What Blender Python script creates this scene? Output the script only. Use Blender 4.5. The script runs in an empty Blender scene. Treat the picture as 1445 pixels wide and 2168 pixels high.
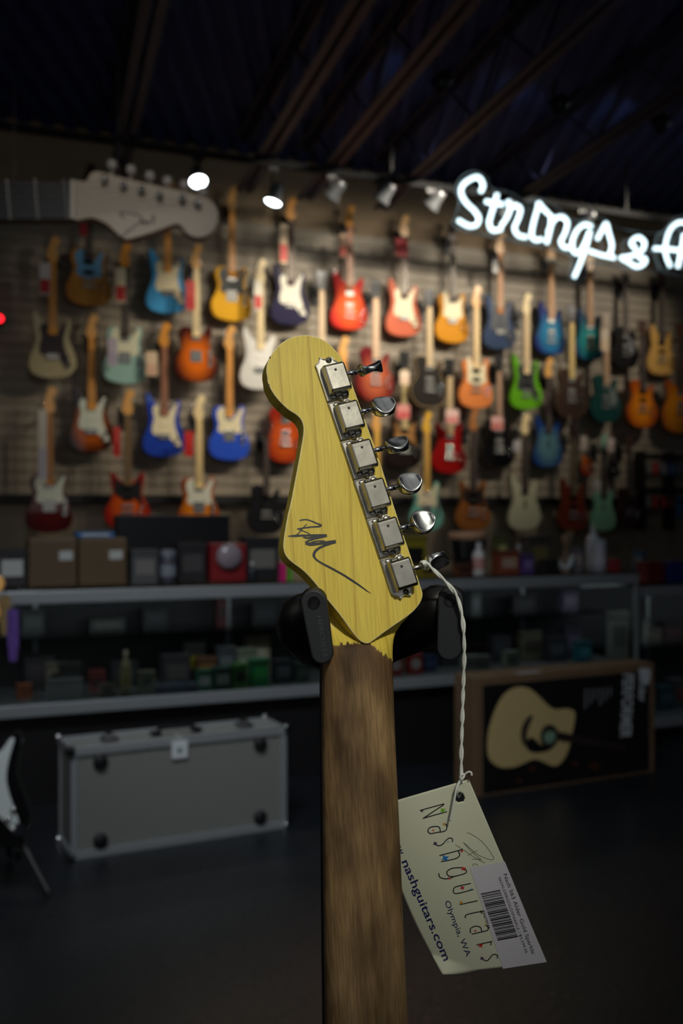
import bpy, bmesh, math, random
from mathutils import Vector, Matrix
random.seed(7)
# ------------------------------------------------------------------ camera, world, lights, exposure
S = bpy.context.scene
COL = S.collection
F = 35.0/36.0*2168; CX, CY = 722.5, 1084.0; H = 1.24
cam_data = bpy.data.cameras.new('camera'); cam = bpy.data.objects.new('camera', cam_data); COL.objects.link(cam)
cam.location = (0, 0, H); cam.rotation_euler = (math.pi/2, 0, 0)
cam_data.sensor_fit = 'VERTICAL'; cam_data.sensor_height = 36; cam_data.sensor_width = 24; cam_data.lens = 35
cam_data.clip_start = 0.05; cam_data.clip_end = 60
cam_data.dof.use_dof = True; cam_data.dof.focus_distance = 0.585; cam_data.dof.aperture_fstop = 8.0
S.camera = cam
S.view_settings.view_transform = 'Standard'; S.view_settings.look = 'None'
S.view_settings.exposure = 0.0; S.view_settings.gamma = 1.0; S.view_settings.use_curve_mapping = False
W = bpy.data.worlds.new('world'); S.world = W; W.use_nodes = True
W.node_tree.nodes['Background'].inputs[0].default_value = (0.35, 0.5, 1.0, 1)
W.node_tree.nodes['Background'].inputs[1].default_value = 0.011
S.cycles.max_bounces = 6; S.cycles.transparent_max_bounces = 12
S.cycles.sample_clamp_indirect = 2.0; S.cycles.use_denoising = True

def lamp(name, kind, loc, target, power, color=(1, 1, 1), size=0.1, size_y=None, spot=None, blend=0.5, parent=None):
    L = bpy.data.lights.new(name, kind); L.energy = power; L.color = color
    if kind == 'AREA':
        L.shape = 'RECTANGLE'; L.size = size; L.size_y = size_y or size
    else:
        L.shadow_soft_size = size
    if kind == 'SPOT': L.spot_size = spot; L.spot_blend = blend
    o = bpy.data.objects.new(name, L); COL.objects.link(o)
    o.location = loc
    o.rotation_euler = (Vector(target)-Vector(loc)).to_track_quat('-Z', 'Y').to_euler()
    return o
KEY_POWER, REAR_PANEL_POWER, SIDE_POWER, CASE_FILL_POWER, TRACK_POWER, WALL_POWER, NEON = 128.0, 13.0, 12.0, 10.0, 9.0, 125.0, 2.3
lamp('added_key_spot', 'SPOT', (0.55, -1.1, 2.75), (-0.01, 0.585, 1.283), KEY_POWER, (1.0, .97, .84), .10, spot=math.radians(15.2), blend=1.0)  # added unseen key spot; its soft cone edge darkens the lower neck
lamp('added_rear_panel', 'AREA', (1.4, -3.4, 2.4), (0, .6, 1.2), REAR_PANEL_POWER, (.95, .98, 1.0), 5.0, 2.4)  # added area panel behind the camera for the metal to reflect
lamp('added_left_fill', 'AREA', (-3.6, -1.4, 2.2), (0, .6, 1.25), SIDE_POWER, (1.0, .95, .86), 3.6, 2.2)  # added soft fill from the left for headstock side and metal, no window
lamp('added_case_fill', 'AREA', (-0.5, 1.5, 3.6), (-0.4, 4.3, 0.4), CASE_FILL_POWER, (.86, .93, 1.0), 1.6, 0.6).data.spread = math.radians(62)  # added unseen fill brightening the flight case and counters
lamp('added_overhead_panel', 'AREA', (0.2, 0.3, 3.72), (0.2, 0.3, 0), 7.5, (.95, .98, 1.0), 3.2, 3.6)  # added overhead panel so the tuner buttons reflect something bright
lamp('added_display_spot', 'SPOT', (-0.3, 1.9, 3.6), (-1.0, 4.3, 2.6), 26.0, (1.0, .90, .78), .06, spot=math.radians(28), blend=.9)  # added unseen spot brightening the white headstock display

# ------------------------------------------------------------------ helpers
def lin(c):
    return tuple(((x/255)/12.92 if x/255 <= .04045 else ((x/255+.055)/1.055)**2.4) for x in c)
MATS = {}
def mat(name, rgb, rough=.5, metal=0, coat=0, emit=None, es=0, noise=0, nscale=8, bump=0):
    key = (name, tuple(rgb), rough, metal, coat, es, noise, nscale, bump)
    if key in MATS: return MATS[key]
    m = bpy.data.materials.new(name); m.use_nodes = True
    n = m.node_tree; b = n.nodes['Principled BSDF']; c = lin(rgb)
    b.inputs['Base Color'].default_value = (*c, 1)
    b.inputs['Roughness'].default_value = rough; b.inputs['Metallic'].default_value = metal
    b.inputs['Coat Weight'].default_value = coat; b.inputs['Coat Roughness'].default_value = .03
    if coat > .8: b.inputs['Specular IOR Level'].default_value = .12
    if emit: b.inputs['Emission Color'].default_value = (*emit, 1); b.inputs['Emission Strength'].default_value = es
    if noise or bump:
        tc = n.nodes.new('ShaderNodeTexCoord'); nz = n.nodes.new('ShaderNodeTexNoise')
        nz.inputs['Scale'].default_value = nscale; nz.inputs['Detail'].default_value = 4
        n.links.new(tc.outputs['Object'], nz.inputs['Vector'])
    if noise:
        r = n.nodes.new('ShaderNodeValToRGB')
        r.color_ramp.elements[0].position = .3; r.color_ramp.elements[1].position = .7
        r.color_ramp.elements[0].color = (*[x*(1-noise) for x in c], 1)
        r.color_ramp.elements[1].color = (*[min(1, x*(1+noise)) for x in c], 1)
        n.links.new(nz.outputs['Fac'], r.inputs[0]); n.links.new(r.outputs[0], b.inputs['Base Color'])
    if bump:
        bp = n.nodes.new('ShaderNodeBump'); bp.inputs['Strength'].default_value = bump; bp.inputs['Distance'].default_value = .002
        n.links.new(nz.outputs['Fac'], bp.inputs['Height']); n.links.new(bp.outputs[0], b.inputs['Normal'])
    MATS[key] = m; return m
def burst(name, inner, outer, cx=0, cy=.17, r0=.065, r1=.16, rough=.15):
    key = ('burst', name, tuple(inner), tuple(outer))
    if key in MATS: return MATS[key]
    m = bpy.data.materials.new(name); m.use_nodes = True; n = m.node_tree; b = n.nodes['Principled BSDF']
    b.inputs['Roughness'].default_value = .42; b.inputs['Specular IOR Level'].default_value = .12; b.inputs['Coat Weight'].default_value = .9; b.inputs['Coat Roughness'].default_value = .03
    tc = n.nodes.new('ShaderNodeTexCoord'); mp = n.nodes.new('ShaderNodeMapping')
    mp.inputs['Location'].default_value = (-cx, -cy, 0)
    ln = n.nodes.new('ShaderNodeVectorMath'); ln.operation = 'LENGTH'
    fl = n.nodes.new('ShaderNodeVectorMath'); fl.operation = 'MULTIPLY'; fl.inputs[1].default_value = (1.1, .8, 0)
    mr = n.nodes.new('ShaderNodeMapRange'); mr.inputs['From Min'].default_value = r0; mr.inputs['From Max'].default_value = r1
    rp = n.nodes.new('ShaderNodeValToRGB'); rp.color_ramp.elements[0].color = (*lin(inner), 1); rp.color_ramp.elements[1].color = (*lin(outer), 1)
    n.links.new(tc.outputs['Object'], mp.inputs['Vector']); n.links.new(mp.outputs[0], fl.inputs[0]); n.links.new(fl.outputs[0], ln.inputs[0])
    n.links.new(ln.outputs['Value'], mr.inputs['Value']); n.links.new(mr.outputs[0], rp.inputs[0]); n.links.new(rp.outputs[0], b.inputs['Base Color'])
    MATS[key] = m; return m
def glass(name, tint=(1, 1, 1), refl=1.45):
    m = bpy.data.materials.new(name); m.use_nodes = True; n = m.node_tree
    n.nodes.remove(n.nodes['Principled BSDF']); out = n.nodes['Material Output']
    t = n.nodes.new('ShaderNodeBsdfTransparent'); t.inputs[0].default_value = (*tint, 1)
    g = n.nodes.new('ShaderNodeBsdfGlossy'); g.inputs['Roughness'].default_value = .03
    fr = n.nodes.new('ShaderNodeFresnel'); fr.inputs[0].default_value = refl
    mx = n.nodes.new('ShaderNodeMixShader')
    n.links.new(fr.outputs[0], mx.inputs[0]); n.links.new(t.outputs[0], mx.inputs[1]); n.links.new(g.outputs[0], mx.inputs[2])
    n.links.new(mx.outputs[0], out.inputs[0]); return m
def newobj(name, bm, m, parent=None, smooth=False):
    me = bpy.data.meshes.new(name)
    bmesh.ops.recalc_face_normals(bm, faces=bm.faces); bm.to_mesh(me); bm.free()
    for x in (m if isinstance(m, (list, tuple)) else [m]): me.materials.append(x)
    if smooth:
        for p in me.polygons: p.use_smooth = True
    o = bpy.data.objects.new(name, me); COL.objects.link(o)
    if parent: o.parent = parent
    return o
def dupe(o, parent, loc=None, rot=None):
    c = o.copy(); COL.objects.link(c); c.parent = parent
    if loc is not None: c.location = loc
    if rot is not None: c.rotation_euler = rot
    return c
def tag(o, label, cat, group=None, kind=None):
    o['label'] = label; o['category'] = cat
    if group: o['group'] = group
    if kind: o['kind'] = kind
    return o
def structure(o): o['kind'] = 'structure'; return o
def bevel(o, w, seg=2, mi=-1):
    b = o.modifiers.new('bevel', 'BEVEL'); b.width = w; b.segments = seg; b.limit_method = 'ANGLE'; b.angle_limit = math.radians(40)
    b.material = mi; return o
def root(name, origin, e1=(1, 0, 0), e2=(0, 0, 1), N=(0, -1, 0)):
    o = bpy.data.objects.new(name, None); COL.objects.link(o)
    o.empty_display_size = .05
    M = Matrix((Vector(e1), Vector(e2), Vector(N))).transposed().to_4x4(); M.translation = Vector(origin)
    o.matrix_world = M; return o
def box(bm, x0, x1, y0, y1, z0, z1):
    v = [bm.verts.new((x, y, z)) for z in (z0, z1) for y in (y0, y1) for x in (x0, x1)]
    for f in ((0, 1, 3, 2), (4, 5, 7, 6), (0, 1, 5, 4), (2, 3, 7, 6), (0, 2, 6, 4), (1, 3, 7, 5)):
        bm.faces.new([v[i] for i in f])
def boxobj(name, dims, m, parent=None, bev=0):
    bm = bmesh.new(); box(bm, *dims); o = newobj(name, bm, m, parent)
    if bev: bevel(o, bev)
    return o
def prism(bm, pts, z0, z1, mi_side=0, mi_front=0):
    a = [bm.verts.new((p[0], p[1], z0)) for p in pts]; b = [bm.verts.new((p[0], p[1], z1)) for p in pts]
    n = len(pts)
    f = bm.faces.new(b); f.material_index = mi_front
    bm.faces.new(a[::-1]).material_index = mi_side
    for i in range(n):
        f = bm.faces.new((a[i], a[(i+1) % n], b[(i+1) % n], b[i])); f.material_index = mi_side
def prismobj(name, pts, z0, z1, m, parent=None, bev=0, seg=2, mi=-1, smooth=False):
    bm = bmesh.new(); prism(bm, pts, z0, z1); o = newobj(name, bm, m, parent)
    if bev: bevel(o, bev, seg, mi)
    return o
def catmull(P, n=4, closed=True):
    out = []; N = len(P)
    for i in range(N if closed else N-1):
        if closed: p0, p1, p2, p3 = P[i-1], P[i], P[(i+1) % N], P[(i+2) % N]
        else: p0, p1, p2, p3 = P[max(i-1, 0)], P[i], P[i+1], P[min(i+2, N-1)]
        for k in range(n):
            t = k/n
            out.append(tuple(.5*((2*b)+(-a+c)*t+(2*a-5*b+4*c-d)*t*t+(-a+3*b-3*c+d)*t**3) for a, b, c, d in zip(p0, p1, p2, p3)))
    if not closed: out.append(tuple(P[-1]))
    return out
def tube(bm, pts, r, n=8, cap=True):
    pts = [Vector(p) for p in pts]; R = r if isinstance(r, (list, tuple)) else [r]*len(pts)
    rings = []; up = None
    for i, p in enumerate(pts):
        t = (pts[min(i+1, len(pts)-1)]-pts[max(i-1, 0)]).normalized()
        if up is None:
            up = t.orthogonal().normalized()
        up = (up - t*up.dot(t)).normalized() if (up - t*up.dot(t)).length > 1e-6 else t.orthogonal().normalized()
        s = t.cross(up)
        rings.append([bm.verts.new(p+(up*math.cos(2*math.pi*k/n)+s*math.sin(2*math.pi*k/n))*R[i]) for k in range(n)])
    for a, b in zip(rings, rings[1:]):
        for k in range(n): bm.faces.new((a[k], a[(k+1) % n], b[(k+1) % n], b[k]))
    if cap: bm.faces.new(rings[0][::-1]); bm.faces.new(rings[-1])
def lathe(bm, prof, n=20, axis='y', c=(0, 0, 0)):
    rings = []
    for r, h in prof:
        rg = []
        for k in range(n):
            a = 2*math.pi*k/n; x, z = r*math.cos(a), r*math.sin(a)
            p = (x, h, z) if axis == 'y' else (x, z, h)
            rg.append(bm.verts.new((p[0]+c[0], p[1]+c[1], p[2]+c[2])))
        rings.append(rg)
    for a, b in zip(rings, rings[1:]):
        for k in range(n): bm.faces.new((a[k], a[(k+1) % n], b[(k+1) % n], b[k]))
    bm.faces.new(rings[0][::-1]); bm.faces.new(rings[-1])
def ribbon(bm, pts, widths, fmap):
    """flat stroke through 2D points, each mapped to 3D by fmap"""
    n = len(pts)
    if not isinstance(widths, (list, tuple)): widths = [widths]*n
    L = []; Rr = []
    for i in range(n):
        a = pts[max(i-1, 0)]; b = pts[min(i+1, n-1)]
        dx, dy = b[0]-a[0], b[1]-a[1]; l = math.hypot(dx, dy) or 1
        nx, ny = -dy/l*widths[i]/2, dx/l*widths[i]/2
        L.append(bm.verts.new(fmap(pts[i][0]+nx, pts[i][1]+ny))); Rr.append(bm.verts.new(fmap(pts[i][0]-nx, pts[i][1]-ny)))
    for i in range(n-1): bm.faces.new((L[i], L[i+1], Rr[i+1], Rr[i]))
def stroke(bm, pts, w, fmap, n=5):
    if isinstance(w, (list, tuple)):
        P = catmull([(p[0], p[1], ww) for p, ww in zip(pts, w)], n, False)
        ribbon(bm, [(p[0], p[1]) for p in P], [max(.05, p[2]) for p in P], fmap)
    else: ribbon(bm, catmull(pts, n, False), w, fmap)
def text_geo(s, bold=0):
    cu = bpy.data.curves.new('t', 'FONT'); cu.body = s; cu.resolution_u = 3; cu.offset = bold
    o = bpy.data.objects.new('t', cu); COL.objects.link(o)
    bpy.context.view_layer.update()
    me = bpy.data.meshes.new_from_object(o.evaluated_get(bpy.context.evaluated_depsgraph_get()))
    V = [tuple(v.co[:2]) for v in me.vertices]; Fs = [tuple(p.vertices) for p in me.polygons]
    bpy.data.objects.remove(o); bpy.data.curves.remove(cu); bpy.data.meshes.remove(me)
    return V, Fs
def text_on(bm, s, A, B, h, fmap, bold=0):
    """fit string s between image points A and B (y down), letters h tall"""
    V, Fs = text_geo(s, bold)
    x0 = min(v[0] for v in V); x1 = max(v[0] for v in V)
    L = math.hypot(B[0]-A[0], B[1]-A[1]); d = ((B[0]-A[0])/L, (B[1]-A[1])/L); up = (d[1], -d[0])
    k = L/(x1-x0); vs = []
    for x, y in V:
        a = (x-x0)*k; b = y*h/.7
        vs.append(bm.verts.new(fmap(A[0]+d[0]*a+up[0]*b, A[1]+d[1]*a+up[1]*b)))
    for f in Fs:
        try: bm.faces.new([vs[i] for i in f])
        except ValueError: pass
class Plane:
    def __init__(s, O, e1, e2, N):
        s.O, s.e1, s.e2, s.N = Vector(O), Vector(e1).normalized(), Vector(e2).normalized(), Vector(N).normalized()
    def hit(s, px, py, off=0):
        r = Vector(((px-CX)/F, 1, -(py-CY)/F)); C = Vector((0, 0, H))
        return C + r*(((s.O+s.N*off)-C).dot(s.N)/r.dot(s.N))
    def loc(s, px, py, off=0, base=None):
        p = s.hit(px, py, off)-(base if base is not None else s.O)
        return (p.dot(s.e1), p.dot(s.e2), p.dot(s.N))
def at(px, py, Z): return Vector(((px-CX)/F*Z, Z, H-(py-CY)/F*Z))
def on_z(px, py, z=0):
    Z = (H-z)*F/(py-CY); return at(px, py, Z)
TH = math.atan2(5800-CX, F)
WD = Vector((math.sin(TH), math.cos(TH), 0)); WN = Vector((math.cos(TH), -math.sin(TH), 0)); UP = Vector((0, 0, 1))
WALL = Plane((0, 7.51, 0), WD, UP, WN)
BLACK = mat('black_plastic', (14, 14, 15), .45); CHROME = mat('chrome', (205, 205, 205), .12, 1)
STEEL = mat('aluminium', (165, 168, 170), .4, .45)

# ------------------------------------------------------------------ the room
def floor_mat():
    m = mat('polished_concrete', (23, 27, 32), .33, noise=.35, nscale=1.3)
    n = m.node_tree; b = n.nodes['Principled BSDF']
    tc = n.nodes.new('ShaderNodeTexCoord'); v = n.nodes.new('ShaderNodeTexNoise'); v.inputs['Scale'].default_value = 60; v.inputs['Detail'].default_value = 3
    mr = n.nodes.new('ShaderNodeMapRange'); mr.inputs['From Min'].default_value = .3; mr.inputs['From Max'].default_value = .7
    mr.inputs['To Min'].default_value = .25; mr.inputs['To Max'].default_value = .5
    n.links.new(tc.outputs['Object'], v.inputs['Vector']); n.links.new(v.outputs['Fac'], mr.inputs[0]); n.links.new(mr.outputs[0], b.inputs['Roughness'])
    return m
structure(boxobj('floor', (-9, 12, -4, 13, -.1, 0), floor_mat()))
DECK_Z = 3.83
bm = bmesh.new()
n = 150; w = 21/n
prof = []
for i in range(n):
    x = -9+i*w; prof += [(x, 0), (x+w*.4, 0), (x+w*.5, .03), (x+w*.9, .03)]
prof += [(12, 0), (12, .1), (-9, .1)]
a = [bm.verts.new((x, -4, DECK_Z+z)) for x, z in prof]; b = [bm.verts.new((x, 13, DECK_Z+z)) for x, z in prof]
for i in range(len(prof)):
    j = (i+1) % len(prof); bm.faces.new((a[i], a[j], b[j], b[i]))
structure(newobj('ceiling', bm, mat('navy_deck', (24, 50, 112), .8)))
# rear wall with horizontal slat grooves between 1.35 m and the smooth band
r = root('wall_back', WALL.O - WD*7.5, WD, UP, WN); structure(r)
bm = bmesh.new(); zt = 3.35; z = 1.36; pitch = .0762
prof = [(0, -.12), (0, 0), (1.30, 0), (1.30, .012), (z, .012)]
while z+pitch < zt:
    prof += [(z, .019), (z+pitch-.009, .019), (z+pitch-.009, .006), (z+pitch, .006)]; z += pitch
SLAT_TOP = z
prof += [(z, 0), (DECK_Z+.1, 0), (DECK_Z+.1, -.12)]
a = [bm.verts.new((0, y, zz)) for y, zz in prof]; b = [bm.verts.new((17, y, zz)) for y, zz in prof]
for i in range(len(prof)):
    j = (i+1) % len(prof); f = bm.faces.new((a[i], a[j], b[j], b[i]))
    y = (prof[i][0]+prof[j][0])/2
    f.material_index = 1 if y < 1.36 else (2 if y > SLAT_TOP else 0)
newobj('wall_panel', bm, [mat('slatwall_greige', (148, 136, 118), .55, noise=.08, nscale=2), mat('lower_wall', (128, 116, 98), .7), mat('upper_wall_paint', (150, 128, 100), .8, noise=.06, nscale=2)], r)
boxobj('shelf_strip', (0, 17, 1.30, 1.352, .012, .045), mat('strip_black', (12, 12, 13), .6), r)
# open-web joists running to the wall
JD = Vector(((100-CX)/F, 1, 0)).normalized(); JN = Vector((JD.y, -JD.x, 0)); JZ = 3.45
steel_navy = mat('navy_steel', (18, 24, 62), .6)
for i, (px, py) in enumerate([(265, 300), (570, 320), (680, 380), (870, 385), (1100, 420)]):
    p = on_z(px, py, JZ) if False else at(px, py, (JZ-H)*F/(CY-py))
    far = WALL.O; t = (far-p).dot(WN)/JD.dot(WN)   # distance to the wall along the joist
    L0, L1 = -7.5, t-.32
    r = root('steel_joist', (p.x, p.y, JZ), JD, UP, JN)
    tag(r, ['navy steel ceiling joist farthest left, above the white headstock display', 'navy steel ceiling joist ending between the two lit track lamps',
            'navy steel ceiling joist with its end showing bright against the beige wall', 'navy steel ceiling joist ending just left of the neon sign',
            'navy steel ceiling joist farthest right, above the neon sign'][i], 'ceiling joist', 'open web steel joists under the ceiling')
    bm = bmesh.new()
    for s in (-1, 1):
        box(bm, L0, L1, 0, .05, s*.012, s*.018); box(bm, L0, L1, 0, .006, s*.018, s*.06)
    newobj('bottom_chord', bm, steel_navy, r)
    bm = bmesh.new()
    for s in (-1, 1):
        box(bm, L0, L1, .32, .37, s*.012, s*.018); box(bm, L0, L1, .364, .37, s*.018, s*.06)
    newobj('top_chord', bm, steel_navy, r)
    bm = bmesh.new(); x = L0; k = 0; pts = []
    while x < L1: pts.append((x, .03 if k % 2 else .34, 0)); x += .38; k += 1
    tube(bm, pts, .011, 6); newobj('web_bar', bm, steel_navy, r)

# ------------------------------------------------------------------ track lights
TR = Plane(WALL.O, WD, UP, WN)
tp = TR.hit(420, 325, 1.0)
r = root('lighting_track', tp, WD, UP, WN); tag(r, 'long black lighting track hanging below the joists along the guitar wall', 'light track')
bm = bmesh.new(); box(bm, -3.2, 6.5, -.02, .02, -.018, .018); newobj('rail', bm, mat('rail_black', (5, 5, 6), .8), r)
for x in (-2.4, -.6, 1.3, 3.2, 5.4): boxobj('hanger_rod', (x-.006, x+.006, .02, DECK_Z-tp.z, -.006, .006), BLACK, r)
TRACK_Z = tp.z
heads = [  # px, py of lens, tilt vector target off wall, lens visible strength, power, label
    (420, 386, 'view', 1.0, 'lit black track lamp with a glowing oval lens above the white headstock display'),
    (577, 430, 'down', 1.0, 'lit track lamp with a bright crescent rim, right of the glowing oval one'),
    (700, 420, 'wall', .8, 'added black track lamp half hidden beside the bright joist end'),  # added head, washes the wall with light
    (805, 425, 'wall', 1.3, 'silvery track lamp turned to the wall, midway between the lit lamps and the neon sign'),
    (910, 440, 'wall', 1.0, 'dark track lamp turned to the wall, just left of the neon sign'),
    (1060, 455, 'wall', .8, 'added black track lamp above the letters S and t of the neon sign'),  # added head behind the sign, for more light on the wall
    (1230, 480, 'wall', .55, 'added black track lamp above the end of the first neon word')]  # added like the one before, brightens the right part of the wall
lens_on = mat('lamp_lens', (255, 255, 255), .3, emit=(.85, .97, 1), es=14)
for px, py, mode, k, lab in heads:
    c = TR.hit(px, py, 1.0); y0 = TRACK_Z
    rr = root('track_lamp', (c.x, c.y, y0), WD, UP, WN); tag(rr, lab, 'track light', 'lamps on the ceiling track')
    h = c.z-y0
    aim = Vector((0, -1, .62)).normalized() if mode == 'view' else (Vector((-.30, -.95, .02)).normalized() if mode == 'down' else Vector((-.45, -.80, -.62)).normalized())
    q = aim.to_track_quat('-Y', 'X').to_matrix()
    boxobj('adapter', (-.035, .035, -.05, -.012, -.015, .015), BLACK, rr, .004)
    bm = bmesh.new(); tube(bm, [(0, -.04, 0), (0, h+.10, 0)], .008, 8); tube(bm, [(0, h+.10, 0), (0, h+.06, 0)], .02, 10); newobj('stem', bm, BLACK, rr)
    bm = bmesh.new(); lathe(bm, [(.006, .13), (.03, .128), (.036, .10), (.04, .05), (.058, .01), (.060, 0), (.054, 0), (.050, .012), (.01, .02)], 24)
    hd = newobj('lamp_head', bm, mat('lamp_silver', (150, 152, 155), .35, .5), rr, True)
    hd.matrix_local = Matrix.Translation((0, h, 0)) @ q.to_4x4()
    bm = bmesh.new(); lathe(bm, [(.050, .010), (.046, .004), (.01, .001)], 24); ln_ = newobj('lens', bm, lens_on, hd, True)
    P = Vector(rr.matrix_world @ Vector((0, h, 0))); A = (rr.matrix_world.to_3x3() @ aim)
    lamp('track_beam', 'SPOT', P + A*.012, P+A, TRACK_POWER*k, (1.0, .86, .66), .045, spot=math.radians(100), blend=.9)

# ceiling floodlights further out in the room, aimed back and to the left at the guitars
for k_, (sx, px, pw, lab) in enumerate([(1.4, 330, .32, 'left'), (2.3, 560, 1.15, 'second'), (3.2, 760, 1.25, 'third'), (4.3, 960, 1.0, 'fourth'), (5.6, 1200, .75, 'right')]):
    tgt = TR.hit(px, 760, 0); p = WALL.O + WD*(WALL.loc(px, 760)[0]+1.2) + WN*1.9; p.z = 3.66
    rr = root('ceiling_floodlight', p, WD, UP, WN); tag(rr, 'black ceiling floodlight over the shop floor aimed at the guitars, %s of five' % ['leftmost', 'second', 'third', 'fourth', 'rightmost'][k_], 'flood light', 'floodlights aimed at the guitar wall')
    aim = rr.matrix_world.to_3x3().inverted() @ (tgt-p).normalized(); q = aim.to_track_quat('-Y', 'X').to_matrix()
    bm = bmesh.new(); tube(bm, [(0, .02, 0), (0, DECK_Z-3.66, 0)], .009, 8); newobj('stem', bm, BLACK, rr)
    bm = bmesh.new(); lathe(bm, [(.01, .10), (.04, .098), (.05, .05), (.062, 0), (.056, 0), (.05, .012), (.01, .02)], 20); hd = newobj('lamp_head', bm, BLACK, rr, True); hd.matrix_local = q.to_4x4()
    bm = bmesh.new(); lathe(bm, [(.052, .010), (.048, .004), (.01, .001)], 20); newobj('lens', bm, lens_on, hd, True)
    P = p+(tgt-p).normalized()*.015
    lamp('flood_beam', 'SPOT', P, tgt, WALL_POWER*pw, (1.0, .90, .74), .05, spot=math.radians(62), blend=1.0)
# ------------------------------------------------------------------ electric guitars
OUT = {
'strat': [(-2.8,0),(-5,1.0),(-7.5,3.5),(-10,8),(-11.8,9.8),(-13.3,8),(-13.4,3),(-12,-4),(-11.3,-10),(-12.5,-16),(-15,-22),(-16,-28),(-14.5,-33),(-10,-36),(-3,-37),(4,-36.5),(11,-34.5),(15.5,-29.5),(16,-24),(13.8,-17),(11.3,-11),(11,-6),(12.2,0),(12,4),(10.5,5.2),(8.5,3.5),(6,0),(4.2,-2),(2.8,-2)],
'tele': [(-2.8,0),(-7,1),(-11,0),(-13,-3.5),(-12.5,-8),(-11,-13),(-12.5,-19),(-15.5,-25),(-16,-31),(-13,-37),(-6,-39.5),(0,-40),(6,-39.5),(13,-37),(16,-31),(15.5,-25),(13,-19),(11,-13),(11,-8),(12.3,-3),(11.8,1),(9.5,2),(7.5,0),(6,-4),(3,-5)],
'single': [(-2.5,0),(-7,2),(-11,1),(-13,-3),(-12,-8),(-10.8,-12),(-12.5,-17),(-16,-22),(-16.7,-28),(-14,-35),(-8,-39.5),(0,-40.5),(8,-39.5),(14,-35),(16.7,-28),(16,-22),(12.5,-17),(10.8,-12),(11.5,-7),(12.5,-3.5),(11.5,-1.5),(9.5,-2.5),(7,-6),(4,-8),(2.5,-7)],
'double': [(-2.5,0),(-5,2),(-8,7),(-10.5,8),(-12,4),(-12,-3),(-11,-10),(-13,-17),(-15.5,-23),(-15.5,-30),(-11,-36),(-3,-37.5),(4,-37.5),(11,-36),(15.5,-30),(15.5,-23),(12.5,-17),(11,-10),(11.8,-3),(11.5,2),(10,3),(8,.5),(5.5,-4),(2.5,-6)],
'horned': [(-2.5,-4),(-5,-3),(-8,0),(-11,3),(-12,1),(-11.5,-6),(-10.5,-12),(-12.5,-18),(-16,-24),(-16,-31),(-11,-37),(0,-39),(11,-37),(16,-31),(16,-24),(12.5,-18),(10.5,-12),(11.5,-6),(12,1),(11,3),(8,0),(5,-3),(2.5,-4)],
'semi': [(-2.5,-2),(-6,-1),(-10,3),(-14,4),(-16,0),(-15,-6),(-13.5,-12),(-15.5,-18),(-19,-25),(-19.5,-33),(-15,-41),(-6,-44),(0,-44.5),(6,-44),(15,-41),(19.5,-33),(19,-25),(15.5,-18),(13.5,-12),(15,-6),(16,0),(14,4),(10,3),(6,-1),(2.5,-2)],
}
GUARD = {
'strat': [(-3,-1),(-5.5,1),(-8,0),(-8.5,-4),(-7.5,-9),(-9,-15),(-8.5,-20),(-4,-21.5),(0,-21.5),(4,-23),(9,-29),(12,-29.5),(12,-26),(9,-18),(7.5,-12),(8,-6),(9.5,0),(10,2.5),(8.5,2.5),(6,-1),(3.5,-3.5),(3,-6),(-3,-6)],
'tele': [(-2.8,-1),(-6.5,0),(-9.5,-3),(-9.5,-8),(-8,-12),(-9,-17),(-5,-19.5),(3,-19.5),(9.5,-18),(9,-13),(9,-8),(10.5,-3),(10.5,0),(9,0),(7,-3),(5,-6),(3,-7)],
'single': [(3,-9),(6,-10),(9,-13),(11,-19),(10,-24),(6,-25),(5,-20),(4.3,-14)],
'double': [(-3,-3),(-7,2),(-9,2),(-8.5,-4),(-8,-12),(-8,-18),(0,-20),(9,-18),(8.5,-10),(9,-2),(7,-2),(4.5,-6)],
'horned': [(-3,-6),(-7,-3),(-9,-1),(-9.5,-6),(-9,-13),(-4,-16),(4,-16),(9,-20),(12,-24),(10,-16),(9.5,-6),(9,-1),(7,-3),(3,-6)],
}
BODYLEN = {'strat': 37, 'tele': 40, 'single': 40.5, 'double': 37.5, 'horned': 39, 'semi': 44.5}
HEAD = {'six': [(-2.1,0),(-2.7,1.5),(-4.4,3.2),(-4,5),(-3.1,9),(-2.1,13),(-1.3,15.6),(.2,17.8),(2.2,18.2),(4.2,17),(4.9,15),(4.3,12.9),(2.9,11.6),(2.6,9.5),(3.2,6),(3.8,4.2),(3.2,2.2),(2.1,0)],
        'three': [(-2.1,0),(-2.4,2),(-4,4.5),(-3.8,8),(-4.2,14.3),(-2.6,15.2),(0,14.5),(2.6,15.2),(4.2,14.3),(3.8,8),(4,4.5),(2.4,2),(2.1,0)]}
HEADOUT = {k: catmull([(x*.01, y*.01) for x, y in v], 3) for k, v in HEAD.items()}
MAPLE = (228, 168, 92); PALE = (240, 214, 160); AMBER = (222, 148, 52); ROSE = (74, 46, 34); DARKR = (52, 34, 28)
fret_m = mat('fret_silver', (150, 146, 136), .38, .7)
HW = mat('guitar_hardware', (200, 198, 192), .22, .75)
pick_w = mat('pickup_cream', (228, 214, 180), .35); pick_b = mat('pickup_black', (16, 16, 17), .3)
SHARE = {}
def peg_mesh():
    if 'peg' not in SHARE:
        bm = bmesh.new(); tube(bm, [(.0, 0, 0), (-.012, 0, 0)], .0025, 6)
        lathe(bm, [(.002, -.006), (.0065, -.005), (.0075, 0), (.0065, .005), (.002, .006)], 10, c=(-.016, 0, 0))
        o = newobj('tuning_peg', bm, CHROME, None, True); SHARE['peg'] = o.data; bpy.data.objects.remove(o)
    return SHARE['peg']
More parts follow.
